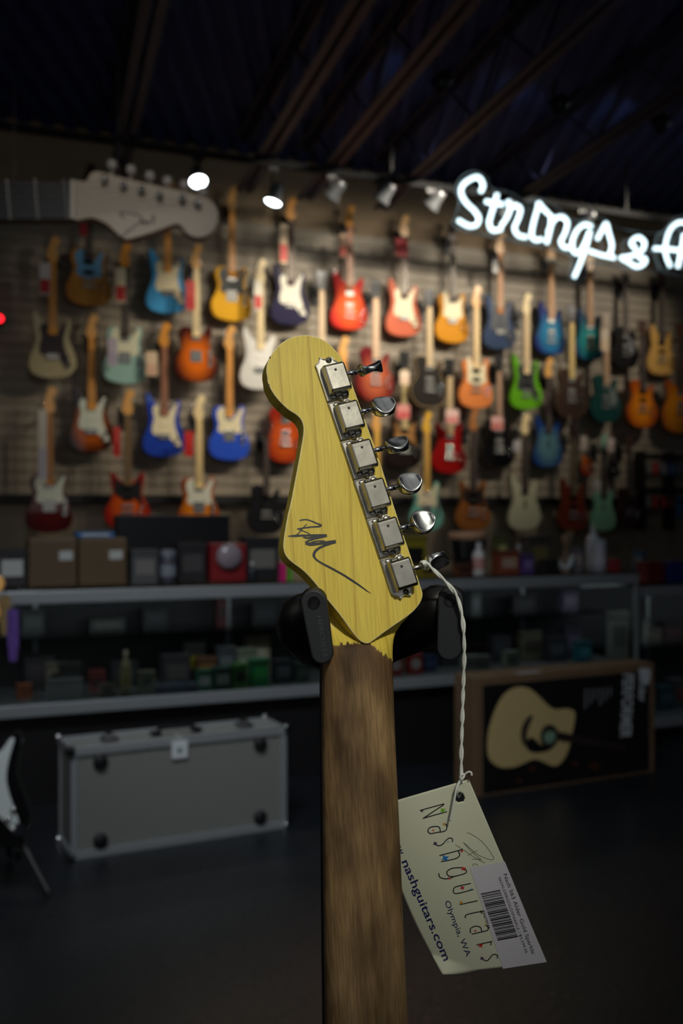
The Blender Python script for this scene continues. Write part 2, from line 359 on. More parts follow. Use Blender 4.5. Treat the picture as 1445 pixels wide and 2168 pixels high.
def guitar(style, body_m, guard_rgb, neck_rgb, board_rgb, head='six', pick='single', head_rgb=None, s=1.0, bridge=True, guard_style=None, binding=None, knob=None, name='electric_guitar', origin=None, frame=(WD, UP, WN)):
    r = root(name, origin, *frame)
    by = BODYLEN[style]*.01
    pts = [(x*s, (y+by)*s) for x, y in catmull([(a*.01, b*.01) for a, b in OUT[style]], 4)]
    T = .042*s
    bd = prismobj('body', pts, 0, T, body_m, r); bevel(bd, .009*s, 3)
    for p in bd.data.polygons: p.use_smooth = True
    bd.modifiers['bevel'].harden_normals = True
    if binding:
        bm = bmesh.new(); tube(bm, [(x*.985, (y-by*s*.5)*.985+by*s*.5, T-.001) for x, y in pts]+[(pts[0][0]*.985, (pts[0][1]-by*s*.5)*.985+by*s*.5, T-.001)], .003*s, 6)
        newobj('binding', bm, mat('binding', binding, .4), r)
    gs = guard_style or style
    if guard_rgb and gs in GUARD:
        gp = [(x*s, (y+by)*s) for x, y in catmull([(a*.01, b*.01) for a, b in GUARD[gs]], 3)]
        prismobj('pickguard', gp, T, T+.0025*s, mat('pickguard', guard_rgb, .45), r, .0006)
    tt = T+.002*s
    y0 = by*s
    def bx(nm, x, y, w, h, z, m, rot=0, bev=.0015):
        bm = bmesh.new(); box(bm, -w/2*s, w/2*s, -h/2*s, h/2*s, 0, z*s); o = newobj(nm, bm, m, r); o.location = (x*s, y0+y*s, tt); o.rotation_euler = (0, 0, rot); bevel(o, bev*s); return o
    if pick == 'single':
        for y in (-.075, -.125, -.175): bx('pickup', 0, y, .072, .017, .004, mat('pickup_white', tuple(min(255, int(c*1.05)) for c in (guard_rgb or (220, 210, 190))), .3), .12 if y < -.16 else 0)
        br = -.22
    elif pick == 'tele':
        bx('pickup', 0, -.085, .07, .02, .004, HW); br = -.21
    elif pick == 'black':
        for y in (-.09, -.16): bx('pickup', 0, y, .072, .036, .005, pick_b)
        br = -.215
    elif pick == 'none':
        bx('pickup', 0, -.15, .016, .072, .003, pick_b); br = None
    else:
        for y in (-.085, -.175): bx('pickup', 0, y, .07, .038, .005, HW)
        br = -.225
    if br and bridge:
        if pick == 'tele': bx('bridge', 0, br, .085, .085, .003, HW)
        else: bx('bridge', 0, br, .082, .022 if pick in ('hum', 'black') else .038, .009, HW)
        if pick in ('hum', 'black'): bx('tailpiece', 0, br-.045, .095, .018, .010, HW)
    km = mat('knob', knob, .2) if knob else CHROME
    ks = [(.085, -.26), (.105, -.225), (.105, -.295)] if pick != 'tele' else [(.105, -.2), (.105, -.24)]
    if pick != 'none':
        for x, y in ks:
            bm = bmesh.new(); lathe(bm, [(.012*s, 0), (.012*s, .008*s), (.009*s, .013*s), (.005*s, .0155*s), (.0008*s, .0162*s)], 14, 'z'); o = newobj('knob', bm, km, r, True); o.location = (x*s, y0+y*s, tt)
    if pick == 'tele':
        bx('control_plate', .105, -.22, .028, .12, .001, HW)
    # neck, fretboard with frets, headstock
    N = .44*s if head == 'six' else .41*s
    nm = mat('neck_wood', neck_rgb, .35, coat=.5)
    yb = y0-.055*s; top = y0+N
    bm = bmesh.new()
    prism(bm, [(-.028*s, yb), (.028*s, yb), (.021*s, top), (-.021*s, top)], T-.014*s, T+.006*s)
    bevel(newobj('neck', bm, nm, r), .007*s)
    bm = bmesh.new(); z0, z1 = T+.006*s, T+.012*s
    prism(bm, [(-.029*s, yb-.012*s), (.029*s, yb-.012*s), (.0215*s, top), (-.0215*s, top)], z0, z1)
    sc = .648*s
    for k in range(1, 22):
        y = top-sc*(1-2**(-k/12))
        w = .0215*s+(.0075*s)*(top-y)/(top-yb)
        if y > yb-.01*s: 
            nb = len(bm.faces); box(bm, -w*.98, w*.98, y-.0012, y+.0012, z1, z1+.0014); bm.faces.ensure_lookup_table()
            for f in bm.faces[nb:]: f.material_index = 1
    newobj('fretboard', bm, [mat('fretboard_wood', board_rgb, .7), fret_m], r)
    hp = [(x*s, y*s+top) for x, y in HEADOUT[head]]
    prismobj('headstock', hp, T-.012*s, T+.003*s, mat('headstock_wood', head_rgb or neck_rgb, .3, coat=.6), r, .001)
    pm = peg_mesh()
    P = [(-.044+.0055*k, .036+.024*k, 0) for k in range(6)] if head == 'six' else [(-.040, .045+.038*k, 0) for k in range(3)]+[(.040, .045+.038*k, math.pi) for k in range(3)]
    for x, y, ro in P:
        o = bpy.data.objects.new('tuning_peg', pm); COL.objects.link(o); o.parent = r
        o.location = (x*s, top+y*s, T-.004*s); o.rotation_euler = (0, 0, ro); o.scale = (s, s, s)
    r['_top'] = top; r['_T'] = T
    return r
def solid(n, rgb, rough=.18, metal=0): return mat(n, rgb, .42, metal, .9)
OFFW = .075
cream = (232, 218, 178); white = (226, 224, 210); blk = (16, 16, 17)
G = [ # px, bottom py, style, body material, guard, neck, board, head, pick, extras, label
(186,650,'tele',burst('natural ochre',(196,140,64),(176,118,48)),(90,150,190),ROSE,DARKR,'six','black',{}, 'ochre guitar with a light blue pickguard under the white headstock display'),
(352,666,'strat',solid('lake_blue',(74,160,214),.2,.25),cream,MAPLE,AMBER,'six','single',{}, 'light blue guitar with cream pickguard, right above the orange sunburst one'),
(487,682,'tele',solid('butterscotch',(240,178,34)),blk,MAPLE,AMBER,'six','tele',{}, 'butterscotch yellow guitar with a black pickguard in the top row'),
(611,690,'strat',solid('midnight_purple',(30,24,62),.12),(236,230,212),MAPLE,ROSE,'six','single',dict(head_rgb=AMBER), 'dark purple guitar with a white pickguard in the top row'),
(735,700,'strat',burst('red_sunburst',(248,96,20),(196,20,14)),None,MAPLE,(150,86,50),'six','hum',dict(head_rgb=AMBER), 'fiery red and orange sunburst guitar in the top row'),
(850,714,'strat',solid('salmon',(210,106,74),.25),cream,MAPLE,ROSE,'six','single',dict(head_rgb=MAPLE), 'salmon pink guitar with a cream pickguard in the top row'),
(952,728,'tele',solid('gold_orange',(214,142,20),.14),cream,ROSE,DARKR,'six','single',dict(guard_style='double'), 'golden orange guitar with a cream pickguard in the top row'),
(1052,742,'strat',solid('slate_blue',(44,58,84),.12,.3),(40,44,54),MAPLE,(196,128,70),'six','single',{}, 'dark slate blue guitar below the first letters of the neon sign'),
(1160,752,'double',burst('blue_burst',(20,128,172),(20,36,110)),None,MAPLE,(190,130,70),'three','hum',{}, 'bright blue guitar with darker edges beside the slate blue one'),
(1242,764,'double',burst('teal_burst',(12,152,150),(16,60,100)),None,MAPLE,(190,130,70),'three','hum',{}, 'teal green guitar with darker edges in the top row'),
(1318,782,'single',solid('gloss_black',(20,18,18),.1),(120,120,124),DARKR,DARKR,'three','hum',dict(s=.9), 'black guitar with a silver plate right of the teal one'),
(1393,795,'double',solid('natural_gold',(206,158,84),.35),None,DARKR,DARKR,'three','black',{}, 'natural blonde wood guitar near the right edge in the top row'),
(1470,806,'horned',solid('cherry',(150,26,18),.2),None,DARKR,DARKR,'three','black',{}, 'red guitar cut off by the right edge of the picture'),
(110,802,'strat',solid('champagne',(186,172,134),.3,.15),(34,20,22),MAPLE,AMBER,'six','single',{}, 'champagne cream guitar with a dark pickguard at the far left'),
(262,815,'tele',solid('sonic_green',(160,196,182),.25),(226,220,186),ROSE,DARKR,'six','tele',dict(head_rgb=AMBER), 'pale green guitar with a cream pickguard left of the orange sunburst one'),
(412,810,'tele',burst('orange_sunburst',(232,110,10),(70,14,8)),None,MAPLE,PALE,'six','tele',dict(head_rgb=MAPLE), 'orange guitar with burnt edges between the pale green and white ones'),
(547,826,'strat',solid('polar_white',(220,216,208),.2),(228,224,216),PALE,PALE,'six','single',{}, 'all white guitar just left of the large yellow headstock'),
(676,838,'single',solid('ebony',(30,26,26),.15),None,PALE,(216,186,150),'three','hum',dict(head_rgb=blk), 'guitar with pale neck rising directly above the large yellow headstock'),
(790,850,'single',burst('wine_red',(190,96,60),(112,12,22)),None,PALE,(226,186,150),'three','hum',dict(head_rgb=blk), 'wine red guitar behind the topmost tuning button'),
(903,864,'single',solid('smoky_black',(44,40,36),.12),None,PALE,(226,196,150),'three','hum',dict(binding=(196,160,110),head_rgb=blk), 'black guitar with tan edging behind the second tuning button'),
(1002,866,'tele',solid('capri_orange',(226,132,68),.2),(232,218,180),MAPLE,(240,206,150),'six','black',dict(guard_style='double'), 'pale orange guitar with a cream pickguard in the second row'),
(1108,868,'strat',solid('lime_green',(98,168,20),.25),blk,MAPLE,(232,200,150),'six','black',dict(head_rgb=PALE), 'lime green guitar with a black pickguard'),
(1203,884,'single',solid('walnut_black',(58,42,32),.15),None,PALE,(226,192,118),'three','hum',dict(binding=(130,100,70),head_rgb=blk), 'walnut brown guitar with a yellow neck right of the lime green one'),
(1276,896,'single',solid('cadillac_green',(18,64,60),.15),(110,116,114),MAPLE,(200,160,120),'three','hum',dict(head_rgb=(180,160,140)), 'dark bottle green guitar left of the honey orange one'),
(1353,906,'single',burst('honey_burst',(232,138,20),(176,76,6)),None,ROSE,DARKR,'three','black',{}, 'honey orange guitar in the second row near the right edge'),
(1432,918,'semi',burst('amber_burst',(220,136,12),(150,66,8),r0=.1,r1=.24),(50,28,16),ROSE,DARKR,'three','hum',{}, 'large amber orange guitar cut by the right edge'),
(192,958,'strat',burst('three_tone_sunburst',(190,90,16),(28,12,8)),(214,218,200),MAPLE,AMBER,'six','single',{}, 'dark sunburst guitar with a white pickguard, leftmost of the third row'),
(345,968,'strat',solid('royal_blue',(34,66,170),.18),cream,MAPLE,(150,92,60),'six','single',dict(head_rgb=AMBER), 'royal blue guitar with a cream pickguard and two long horns'),
(482,976,'tele',solid('cobalt_blue',(44,82,196),.18),cream,MAPLE,AMBER,'six','tele',{}, 'cobalt blue guitar with a cream pickguard and rounded shoulder'),
(600,980,'single',burst('cherry_sunburst',(206,84,20),(140,30,10)),None,ROSE,DARKR,'three','hum',dict(head_rgb=blk), 'brownish red guitar with chrome pickups partly behind the yellow headstock'),
(722,986,'tele',solid('sand_white',(196,188,168),.3),None,MAPLE,AMBER,'six','tele',{}, 'guitar with a plain maple head behind the large yellow headstock'),
(851,992,'horned',solid('brown_black',(34,24,20),.15),(176,124,66),PALE,(216,190,130),'three','black',dict(head_rgb=blk), 'black and tan guitar behind the third and fourth tuning buttons'),
(946,1003,'horned',solid('cherry_red',(150,12,10),.15),None,PALE,(206,176,130),'three','hum',dict(head_rgb=blk), 'cherry red guitar with two short horns in the third row'),
(1050,992,'single',solid('jet_black',(14,12,12),.12),None,ROSE,(180,140,110),'three','hum',dict(head_rgb=blk,binding=(70,56,40)), 'jet black guitar right of the cherry red one'),
(1155,990,'strat',burst('denim_burst',(86,124,132),(22,56,120)),None,ROSE,DARKR,'six','none',dict(s=.96,head_rgb=MAPLE), 'faded denim blue guitar with a grey centre in the third row'),
(103,1128,'tele',burst('oxblood',(86,14,12),(64,8,10)),(206,212,196),MAPLE,(180,120,60),'six','tele',{}, 'dark oxblood guitar with a white pickguard, leftmost of the lowest row'),
(268,1122,'horned',burst('flame_red',(214,88,20),(150,16,12)),blk,ROSE,(120,90,50),'six','black',dict(head_rgb=MAPLE), 'red and orange guitar with a black pickguard standing over the cardboard boxes'),
(418,1128,'tele',burst('amber_tele',(228,130,20),(150,60,10)),(222,220,200),PALE,(236,204,140),'six','tele',{}, 'amber orange guitar with a white pickguard behind the large black box'),
(560,1132,'single',solid('graphite',(30,30,32),.3),None,DARKR,DARKR,'three','black',dict(s=.9), 'dark guitar in the lowest row left of the yellow headstock'),
(792,1128,'strat',solid('charcoal',(40,38,38),.3),None,MAPLE,(230,176,60),'six','single',{}, 'guitar with a bright yellow maple head behind the second tuning button'),
(898,1124,'tele',solid('surf_green',(120,186,168),.25),cream,MAPLE,(226,170,70),'six','tele',dict(s=.95,head_rgb=(232,180,60)), 'turquoise green guitar with a cream pickguard behind the fifth tuning button'),
(996,1124,'horned',solid('walnut',(150,90,40),.35),(36,26,22),ROSE,DARKR,'six','black',dict(head_rgb=(170,110,60)), 'brown walnut guitar left of the plain cream one'),
(1105,1122,'strat',solid('vintage_white',(196,194,162),.35),None,DARKR,DARKR,'six','none',dict(head_rgb=PALE), 'plain cream guitar without pickguard in the lowest row'),
(1207,1124,'double',solid('mahogany',(108,42,12),.3),None,DARKR,(96,80,50),'three','black',{}, 'dark mahogany guitar left of the mint green one'),
(1272,1124,'tele',solid('mint',(120,170,136),.3),None,DARKR,DARKR,'six','none',dict(s=.84,head_rgb=(150,190,160)), 'small mint green guitar in the lowest row'),
(1326,1118,'single',solid('dark_brown',(50,24,16),.3),None,DARKR,DARKR,'three','black',dict(s=.85,head_rgb=ROSE), 'very dark brown guitar at the right end of the lowest row'),
]
hanger_m = mat('hanger_black', (12, 12, 13), .5)
for i, (px, py, st, bm_, gd, nk, bd, hd, pk, ex, lab) in enumerate(G):
    OFFW = .070 if i < 13 or 26 <= i < 35 else .128
    ex = dict(ex); ex['s'] = ex.get('s', 1)*.94
    o = WALL.hit(px, py, OFFW)
    g = guitar(st, bm_, gd, nk, bd, hd, pk, origin=o, **ex)
    tag(g, lab, 'guitar', 'electric guitars hanging on the slat wall')
    s = ex.get('s', 1); top = g['_top']; T = g['_T']
    del g['_top']; del g['_T']
    h = root('wall_hanger', o-WN*OFFW+UP*(top-.03*s), WD, UP, WN)
    tag(h, 'hanger holding the '+lab, 'hanger', 'guitar hangers on the slat wall')
    bm = bmesh.new(); box(bm, -.03, .03, -.055, .09, .02, .035); newobj('mounting_plate', bm, hanger_m, h)
    bm = bmesh.new(); tube(bm, [(0, .03, .03), (0, .03, OFFW+T*.3-.03)], .011, 8); newobj('arm', bm, hanger_m, h)
    bm = bmesh.new()
    for sg in (-1, 1): tube(bm, [(0, .03, OFFW+T*.3-.03), (sg*.034, .02, OFFW+T*.3-.022), (sg*.036, .012, OFFW+T+.008), (sg*.034, .018, OFFW+T+.02)], .0065, 6)
    newobj('yoke', bm, hanger_m, h)
# small instruments (ukulele sized)
OFFW = .07
for px, py, col, lab in [(1240, 1008, burst('uke_burst', (226, 110, 20), (120, 40, 10), r0=.03, r1=.12), 'tiny orange guitar hanging below the bottle green one'),
                         (1296, 1012, solid('uke_black', (26, 24, 22), .3), 'tiny black guitar hanging beside the tiny orange one')]:
    o = WALL.hit(px, py, OFFW)
    g = guitar('single', col, None, ROSE, DARKR, 'three', 'black', s=.40, origin=o, name='miniature_guitar')
    tag(g, lab, 'guitar', 'electric guitars hanging on the slat wall'); del g['_top']; del g['_T']
# hanging tags and bagged accessories beside the necks
TAGS = [(95,590,20,64,(216,206,206),(190,20,30),'white and red hang tag at the far left of the wall'),(255,604,20,70,(222,210,176),(190,30,30),'cream and red hang tag beside the pale green guitar'),
(403,625,18,60,(200,60,50),(190,20,20),'red hang tag left of the butterscotch yellow guitar'),(600,516,15,78,(232,200,160),(196,24,20),'cream and red hang tag on the dark purple guitar'),
(726,520,14,46,(230,180,140),(200,60,40),'peach and red hang tag on the fiery red guitar'),(850,524,26,34,(200,20,20),(170,14,14),'bright red hang tag above the salmon pink guitar'),
(546,625,16,60,(226,220,200),(200,40,30),'white and red hang tag below the butterscotch yellow guitar'),(176,478,14,38,(170,16,16),(150,10,12),'dark red hang tag just under the white headstock display'),
(90,945,16,150,(206,200,190),(180,176,190),'long pale hang tag at the left of the lowest row'),(238,745,18,56,(190,176,186),(176,160,176),'lilac hang tag between the two leftmost middle row guitars'),
(321,770,22,48,(226,196,160),(216,170,140),'cream hang tag beside the royal blue guitar head'),(247,935,14,60,(200,60,50),(180,24,20),'narrow red hang tag left of the royal blue guitar'),
(400,940,17,50,(206,30,20),(196,20,16),'plain red hang tag left of the cobalt blue guitar'),(853,872,28,28,(230,150,140),(220,90,90),'pink hang tag behind the third tuning button'),
(957,882,28,28,(240,196,186),(230,140,130),'pale pink hang tag on the cherry red guitar'),(1052,896,26,26,(236,180,170),(220,120,110),'pink hang tag on the jet black guitar'),
(1094,945,16,22,(190,186,184),(180,170,170),'small white hang tag left of the faded denim blue guitar'),(1280,720,20,44,(214,196,170),(220,190,150),'cream hang tag beside the bottle green guitar head'),
(1235,938,15,26,(200,184,170),(190,170,160),'white hang tag above the tiny orange guitar'),(1292,942,15,26,(220,200,190),(190,170,160),'white hang tag above the tiny black guitar'),
(1264,1028,16,22,(190,186,176),(170,166,160),'white hang tag above the small mint green guitar'),(856,800,20,26,(240,214,190),(236,200,170),'round cream hang tag behind the second tuning button'),
(1048,562,12,30,(210,206,200),(200,196,190),'small white hang tag above the slate blue guitar'),(1166,555,22,14,(170,160,140),(160,150,130),'beige hang tag above the bright blue guitar')]
TO = OFFW+.145
for px, py, w, h, c1, c2, lab in TAGS:
    c = WALL.hit(px, py, TO); r = root('hang_tag', c, WD, UP, WN); tag(r, lab, 'tag', 'hang tags on the displayed guitars')
    k = c.y/F; w *= k*1.05; h *= k
    bm = bmesh.new(); prism(bm, catmull([(-w/2, -h/2), (0, -h/2-.003), (w/2, -h/2), (w/2+.001, -.01), (w/2, h/2), (0, h/2+.003), (-w/2, h/2), (-w/2-.001, -.01)], 3), -.0015, .0015)
    newobj('card', bm, mat('tag_card', c1, .5), r)
    bm = bmesh.new(); prism(bm, [(-w*.47, -h*.47), (w*.47, -h*.47), (w*.47, -h*.02), (-w*.47, -h*.02)], .0015, .0022); newobj('printed_band', bm, mat('tag_print', c2, .5), r)
    bm = bmesh.new(); tube(bm, [(0, h/2-.002, 0), (.004, h/2+.03, -.005), (.0, h/2+.06, -.02)], .0008, 5); newobj('string', bm, mat('tag_string', (220, 220, 215), .7), r)
# red indicator lamp at the far left
c = WALL.hit(-1, 674, .12); r = root('indicator_lamp', c, WD, UP, WN); tag(r, 'glowing red lamp at the left edge beside the champagne cream guitar', 'lamp')
bm = bmesh.new(); lathe(bm, [(.035, -.12), (.035, -.02), (.026, -.01)], 20, 'z'); newobj('lamp_base', bm, BLACK, r, False)
bm = bmesh.new(); lathe(bm, [(.024, -.012), (.022, .004), (.012, .014), (.002, .016)], 20, 'z'); newobj('lamp_cap', bm, mat('red_glow', (255, 20, 30), .3, emit=(1, .01, .02), es=4), r, True)

# ------------------------------------------------------------------ giant white headstock display
DP = Plane(at(300, 430, 4.3), (math.cos(.16), math.sin(.16), 0), UP, (math.sin(.16), -math.cos(.16), 0))
r = root('giant_headstock_display', DP.O, DP.e1, DP.e2, DP.N)
tag(r, 'oversized white guitar headstock display with dark neck hanging at the upper left', 'display')
def dl(px, py, off=0): p = DP.loc(px, py, off); return (p[0], p[1])
ho = [(152,386),(152,462),(185,462),(200,463),(224,474),(243,490),(262,506),(285,504),(330,490),(368,476),(382,478),(395,494),(415,503),(437,500),(455,485),(463,461),(458,437),(442,421),(420,413),(390,405),(340,394),(290,383),(240,370),(206,362),(192,366),(180,383)]
pts = [dl(*p) for p in catmull(ho, 3)]
bm = bmesh.new(); prism(bm, pts, -.07, 0, 0, 1)
o = newobj('headstock', bm, [mat('rust_red_edge', (128, 44, 28), .5), mat('aged_white_paint', (196, 182, 160), .5, noise=.06, nscale=3)], r); bevel(o, .006)
bm = bmesh.new(); prism(bm, [dl(-260, 378), dl(-260, 466), dl(152, 462), dl(152, 386)], -.09, 0, 0); newobj('neck', bm, mat('display_neck_black', (26, 23, 22), .5), r)
for x in (-160, -100, -45, 14, 73, 135):
    bm = bmesh.new(); a, b = dl(x, 380), dl(x+8, 465); tube(bm, [(a[0], a[1], .004), (b[0], b[1], .004)], .004, 6)
    newobj('fret', bm, mat('dull_fret', (110, 112, 110), .4, .7), r)
bm = bmesh.new(); prism(bm, [dl(150, 384), dl(150, 464), dl(158, 464), dl(158, 384)], 0, .018); newobj('nut', bm, mat('nut_ivory', (206, 198, 176), .4), r)
posts = [(222,384),(262,396),(300,405),(338,416),(386,424),(418,434)]
for i, (x, y) in enumerate(posts):
    a = dl(x, y); bm = bmesh.new(); lathe(bm, [(.018, 0), (.018, .006), (.011, .008), (.011, .035), (.014, .04), (.012, .045)], 16, 'z', (a[0], a[1], 0)); newobj('string_post', bm, CHROME, r, True)
for i, (x, y) in enumerate([(237,350),(277,361),(317,374),(354,385),(391,393),(428,407)]):
    a = dl(x, y, -.03); bm = bmesh.new()
    lathe(bm, [(.006, -.02), (.016, -.018), (.021, -.005), (.022, .008), (.017, .02), (.006, .023)], 16, 'y', (a[0], a[1], -.03)); tube(bm, [(a[0], a[1]-.02, -.03), (a[0], a[1]-.055, -.03)], .005, 8)
    newobj('tuning_button', bm, mat('display_button_white', (196, 190, 180), .35), r, True)
bm = bmesh.new()
for i, (x, y) in enumerate(posts):
    a = dl(x, y); b = dl(156, 394+i*12); c = dl(-260, 389+i*13)
    tube(bm, [(a[0], a[1], .03), (b[0], b[1], .02), (c[0], c[1], .014)], .0012, 5)
newobj('strings', bm, mat('display_string', (120, 120, 118), .3, .9), r)
bm = bmesh.new(); fm = lambda x, y: (*dl(200+x/5.16, 300+y/5.16), .0012)
for st, w in [([(270,775),(330,778),(420,785),(490,815),(520,845),(480,890),(400,955),(290,1045)], 15), ([(275,780),(310,830),(335,835)], 14), ([(330,950),(370,970),(300,1030)], 5),
              ([(505,905),(520,870),(545,868),(540,900),(560,905),(570,870),(590,868),(592,900),(615,890)], 15), ([(640,795),(636,850),(632,895)], 16), ([(675,820),(640,860),(665,890)], 8)]:
    stroke(bm, st, w, fm)
newobj('script_lettering', bm, mat('script_dark', (44, 38, 32), .5), r)
for x in (250, 30):
    a = dl(x, 380, -.03); bm = bmesh.new(); zt = DECK_Z-DP.O.z; tube(bm, [(a[0], a[1]-.02, -.03), (a[0], zt, -.03)], .0025, 6); newobj('hanging_cable', bm, BLACK, r)

# ------------------------------------------------------------------ neon sign
sd = Vector((.8116, .5843, 0)); sn = Vector((.5843, -.8116, 0))
SP = Plane(at(1000, 450, 4.0), sd, UP, sn)
r = root('neon_sign', SP.O, SP.e1, SP.e2, SP.N); tag(r, 'glowing white script neon sign reading Strings and the start of the next word', 'neon sign')
def sl(x, y, off=0): return SP.loc(900+x/2.651, 330+y/2.651, off)
NS = {'S': [[(310,200),(324,165),(300,122),(258,128),(212,162),(200,208),(228,262),(275,308),(300,350),(285,388),(240,392),(185,362)]],
't': [[(402,215),(388,270),(366,340),(358,382),(378,418),(425,412)], [(340,256),(432,272)]],
'r': [[(462,248),(475,295),(458,345),(427,390)], [(475,300),(502,278),(533,298),(522,350),(500,405),(522,446),(566,456)]],
'i': [[(634,262),(628,300),(608,370),(596,445),(618,472),(652,468)], [(634,262),(660,295),(690,325)]],
'n': [[(705,330),(702,400),(680,490)], [(688,430),(720,362),(762,342),(796,372),(784,432),(760,480),(778,512),(806,515)]],
'g': [[(930,395),(890,386),(850,420),(825,480),(830,532),(858,545),(888,505),(920,428)], [(924,425),(898,520),(866,608),(835,680)]],
's': [[(965,466),(990,420),(1013,380),(1028,430),(1046,500),(1036,548)], [(925,535),(985,556),(1060,572)]],
'ampersand': [[(1180,520),(1155,492),(1172,465),(1202,458),(1230,490),(1214,532),(1180,552),(1140,565),(1098,572),(1138,596),(1185,622),(1226,606),(1232,578),(1200,572)]],
'A': [[(1375,620),(1350,560),(1350,480),(1380,405),(1430,372),(1480,395),(1490,470),(1480,560),(1500,620)], [(1285,520),(1370,524),(1500,540)], [(1415,625),(1435,540),(1450,440)]]}
neon_m = mat('neon_glow', (255, 255, 255), .3, emit=(.70, .93, 1.0), es=NEON)
for k, strs in NS.items():
    bm = bmesh.new()
    for st in strs:
        P = catmull(st, 5, False)
        tube(bm, [sl(x, y, .03) for x, y in P], .0095, 10)
    newobj('neon_tube', bm, neon_m, r, True)
back = [(165,345),(188,255),(165,190),(200,118),(270,88),(340,120),(362,180),(480,212),(560,262),(640,236),(705,272),(830,362),(900,350),(1000,350),(1060,400),(1200,428),(1330,430),(1400,345),(1560,330),(1600,450),(1600,690),(1300,648),(1100,628),(930,600),(885,690),(835,712),(803,680),(812,560),(600,502),(180,412)]
bp = [sl(x, y, 0)[:2] for x, y in catmull(back, 3)]
prismobj('acrylic_panel', bp, 0, .006, glass('clear_acrylic', (.93, .95, .96), 1.12), r)
bm = bmesh.new(); tube(bm, [(x, y, .003) for x, y in bp+[bp[0]]], .0034, 6); newobj('panel_edge', bm, mat('frosted_edge', (150, 156, 158), .4), r)
for x in (290, 1340):
    a = sl(x, 100 if x < 500 else 430, 0); bm = bmesh.new(); tube(bm, [(a[0], a[1], .003), (a[0], DECK_Z-SP.O.z, .003)], .002, 5); newobj('hanging_cable', bm, BLACK, r)
# ------------------------------------------------------------------ glass display counters
CP = Plane(at(722.5, 1084, 4.66), WD, UP, WN)
def cs(px, off=0): return CP.loc(px, 1200, off)[0]
GL = glass('counter_glass', (.90, .94, .93))
alu = mat('brushed_rail', (150, 154, 156), .4, .45)
dark_in = mat('counter_back', (30, 30, 32), .6)
deckm = mat('counter_deck', (70, 72, 74), .5)
def counter(s0, s1, ztop, zdeck, zbase, label, depth=.52, off=0, mid=None):
    o = CP.O+WD*s0+WN*off; o.z = 0
    r = root('glass_display_counter', o, WD, UP, WN); tag(r, label, 'counter', 'glass display counters')
    w = s1-s0
    boxobj('base_panel', (0, w, 0, zdeck-.035, -depth, -.05), mat('counter_base', (14, 13, 14), .5), r)
    boxobj('deck', (.0, w, zdeck-.035, zdeck, -depth, -.012), deckm, r)
    boxobj('bottom_rail', (0, w, zdeck-.038, zdeck+.012, -.012, .010), alu, r, .003)
    boxobj('top_rail', (0, w, ztop-.062, ztop-.008, -.020, .012), alu, r, .004)
    boxobj('rear_rail', (0, w, ztop-.05, ztop-.008, -depth, -depth+.03), alu, r, .004)
    boxobj('top_glass', (0, w, ztop-.008, ztop, -depth, .012), GL, r, .001)
    boxobj('front_glass', (.012, w-.012, zdeck+.012, ztop-.062, -.008, -.002), GL, r)
    boxobj('back_panel', (0, w, zdeck, ztop-.05, -depth, -depth+.012), dark_in, r)
    for x in (0, w-.02): boxobj('corner_post', (x, x+.02, zdeck, ztop-.05, -.016, .006), alu, r, .002)
    boxobj('added_light_bar', (.03, w-.03, ztop-.052, ztop-.042, -.040, -.022), mat('added_bar_white', (200, 200, 200), .5), r)  # added bar as housing for the made-up strip light
    c_ = CP.O+WD*((s0+s1)/2)+WN*(off-.045); L_ = lamp('added_counter_fill', 'AREA', (c_.x, c_.y, ztop-.058), tuple(Vector((c_.x, c_.y, 0))-WN*.25), .75*w, (.9, .96, 1.0), w-.1, .012)  # added light inside the counter, brightens its contents
    L_.rotation_euler = (Matrix((WD, WN.cross(WD)*0+UP.cross(WD), UP)).transposed().to_3x3() @ Matrix.Rotation(math.radians(28), 3, 'X')).to_euler()
    if mid:
        boxobj('inner_shelf', (.02, w-.02, mid, mid+.008, -depth+.02, -.24), GL, r)
        for x in (w*.25, w*.75): boxobj('shelf_standard', (x, x+.022, zdeck, ztop-.06, -depth+.012, -depth+.03), alu, r)
    return r
s_a, s_b, s_c = cs(-160), cs(742), cs(1350)
counter(s_a, s_b-.003, .92, .43, 0, 'long glass display counter behind the silver flight case, left of the neck', mid=.68)
counter(s_b+.003, s_c, .92, .43, 0, 'glass display counter behind the guitar carton, right of the neck', mid=.68)
counter(s_c+.03, cs(1900), .845, .10, 0, 'lower glass display cabinet at the right edge of the picture', off=-.06, mid=.46)

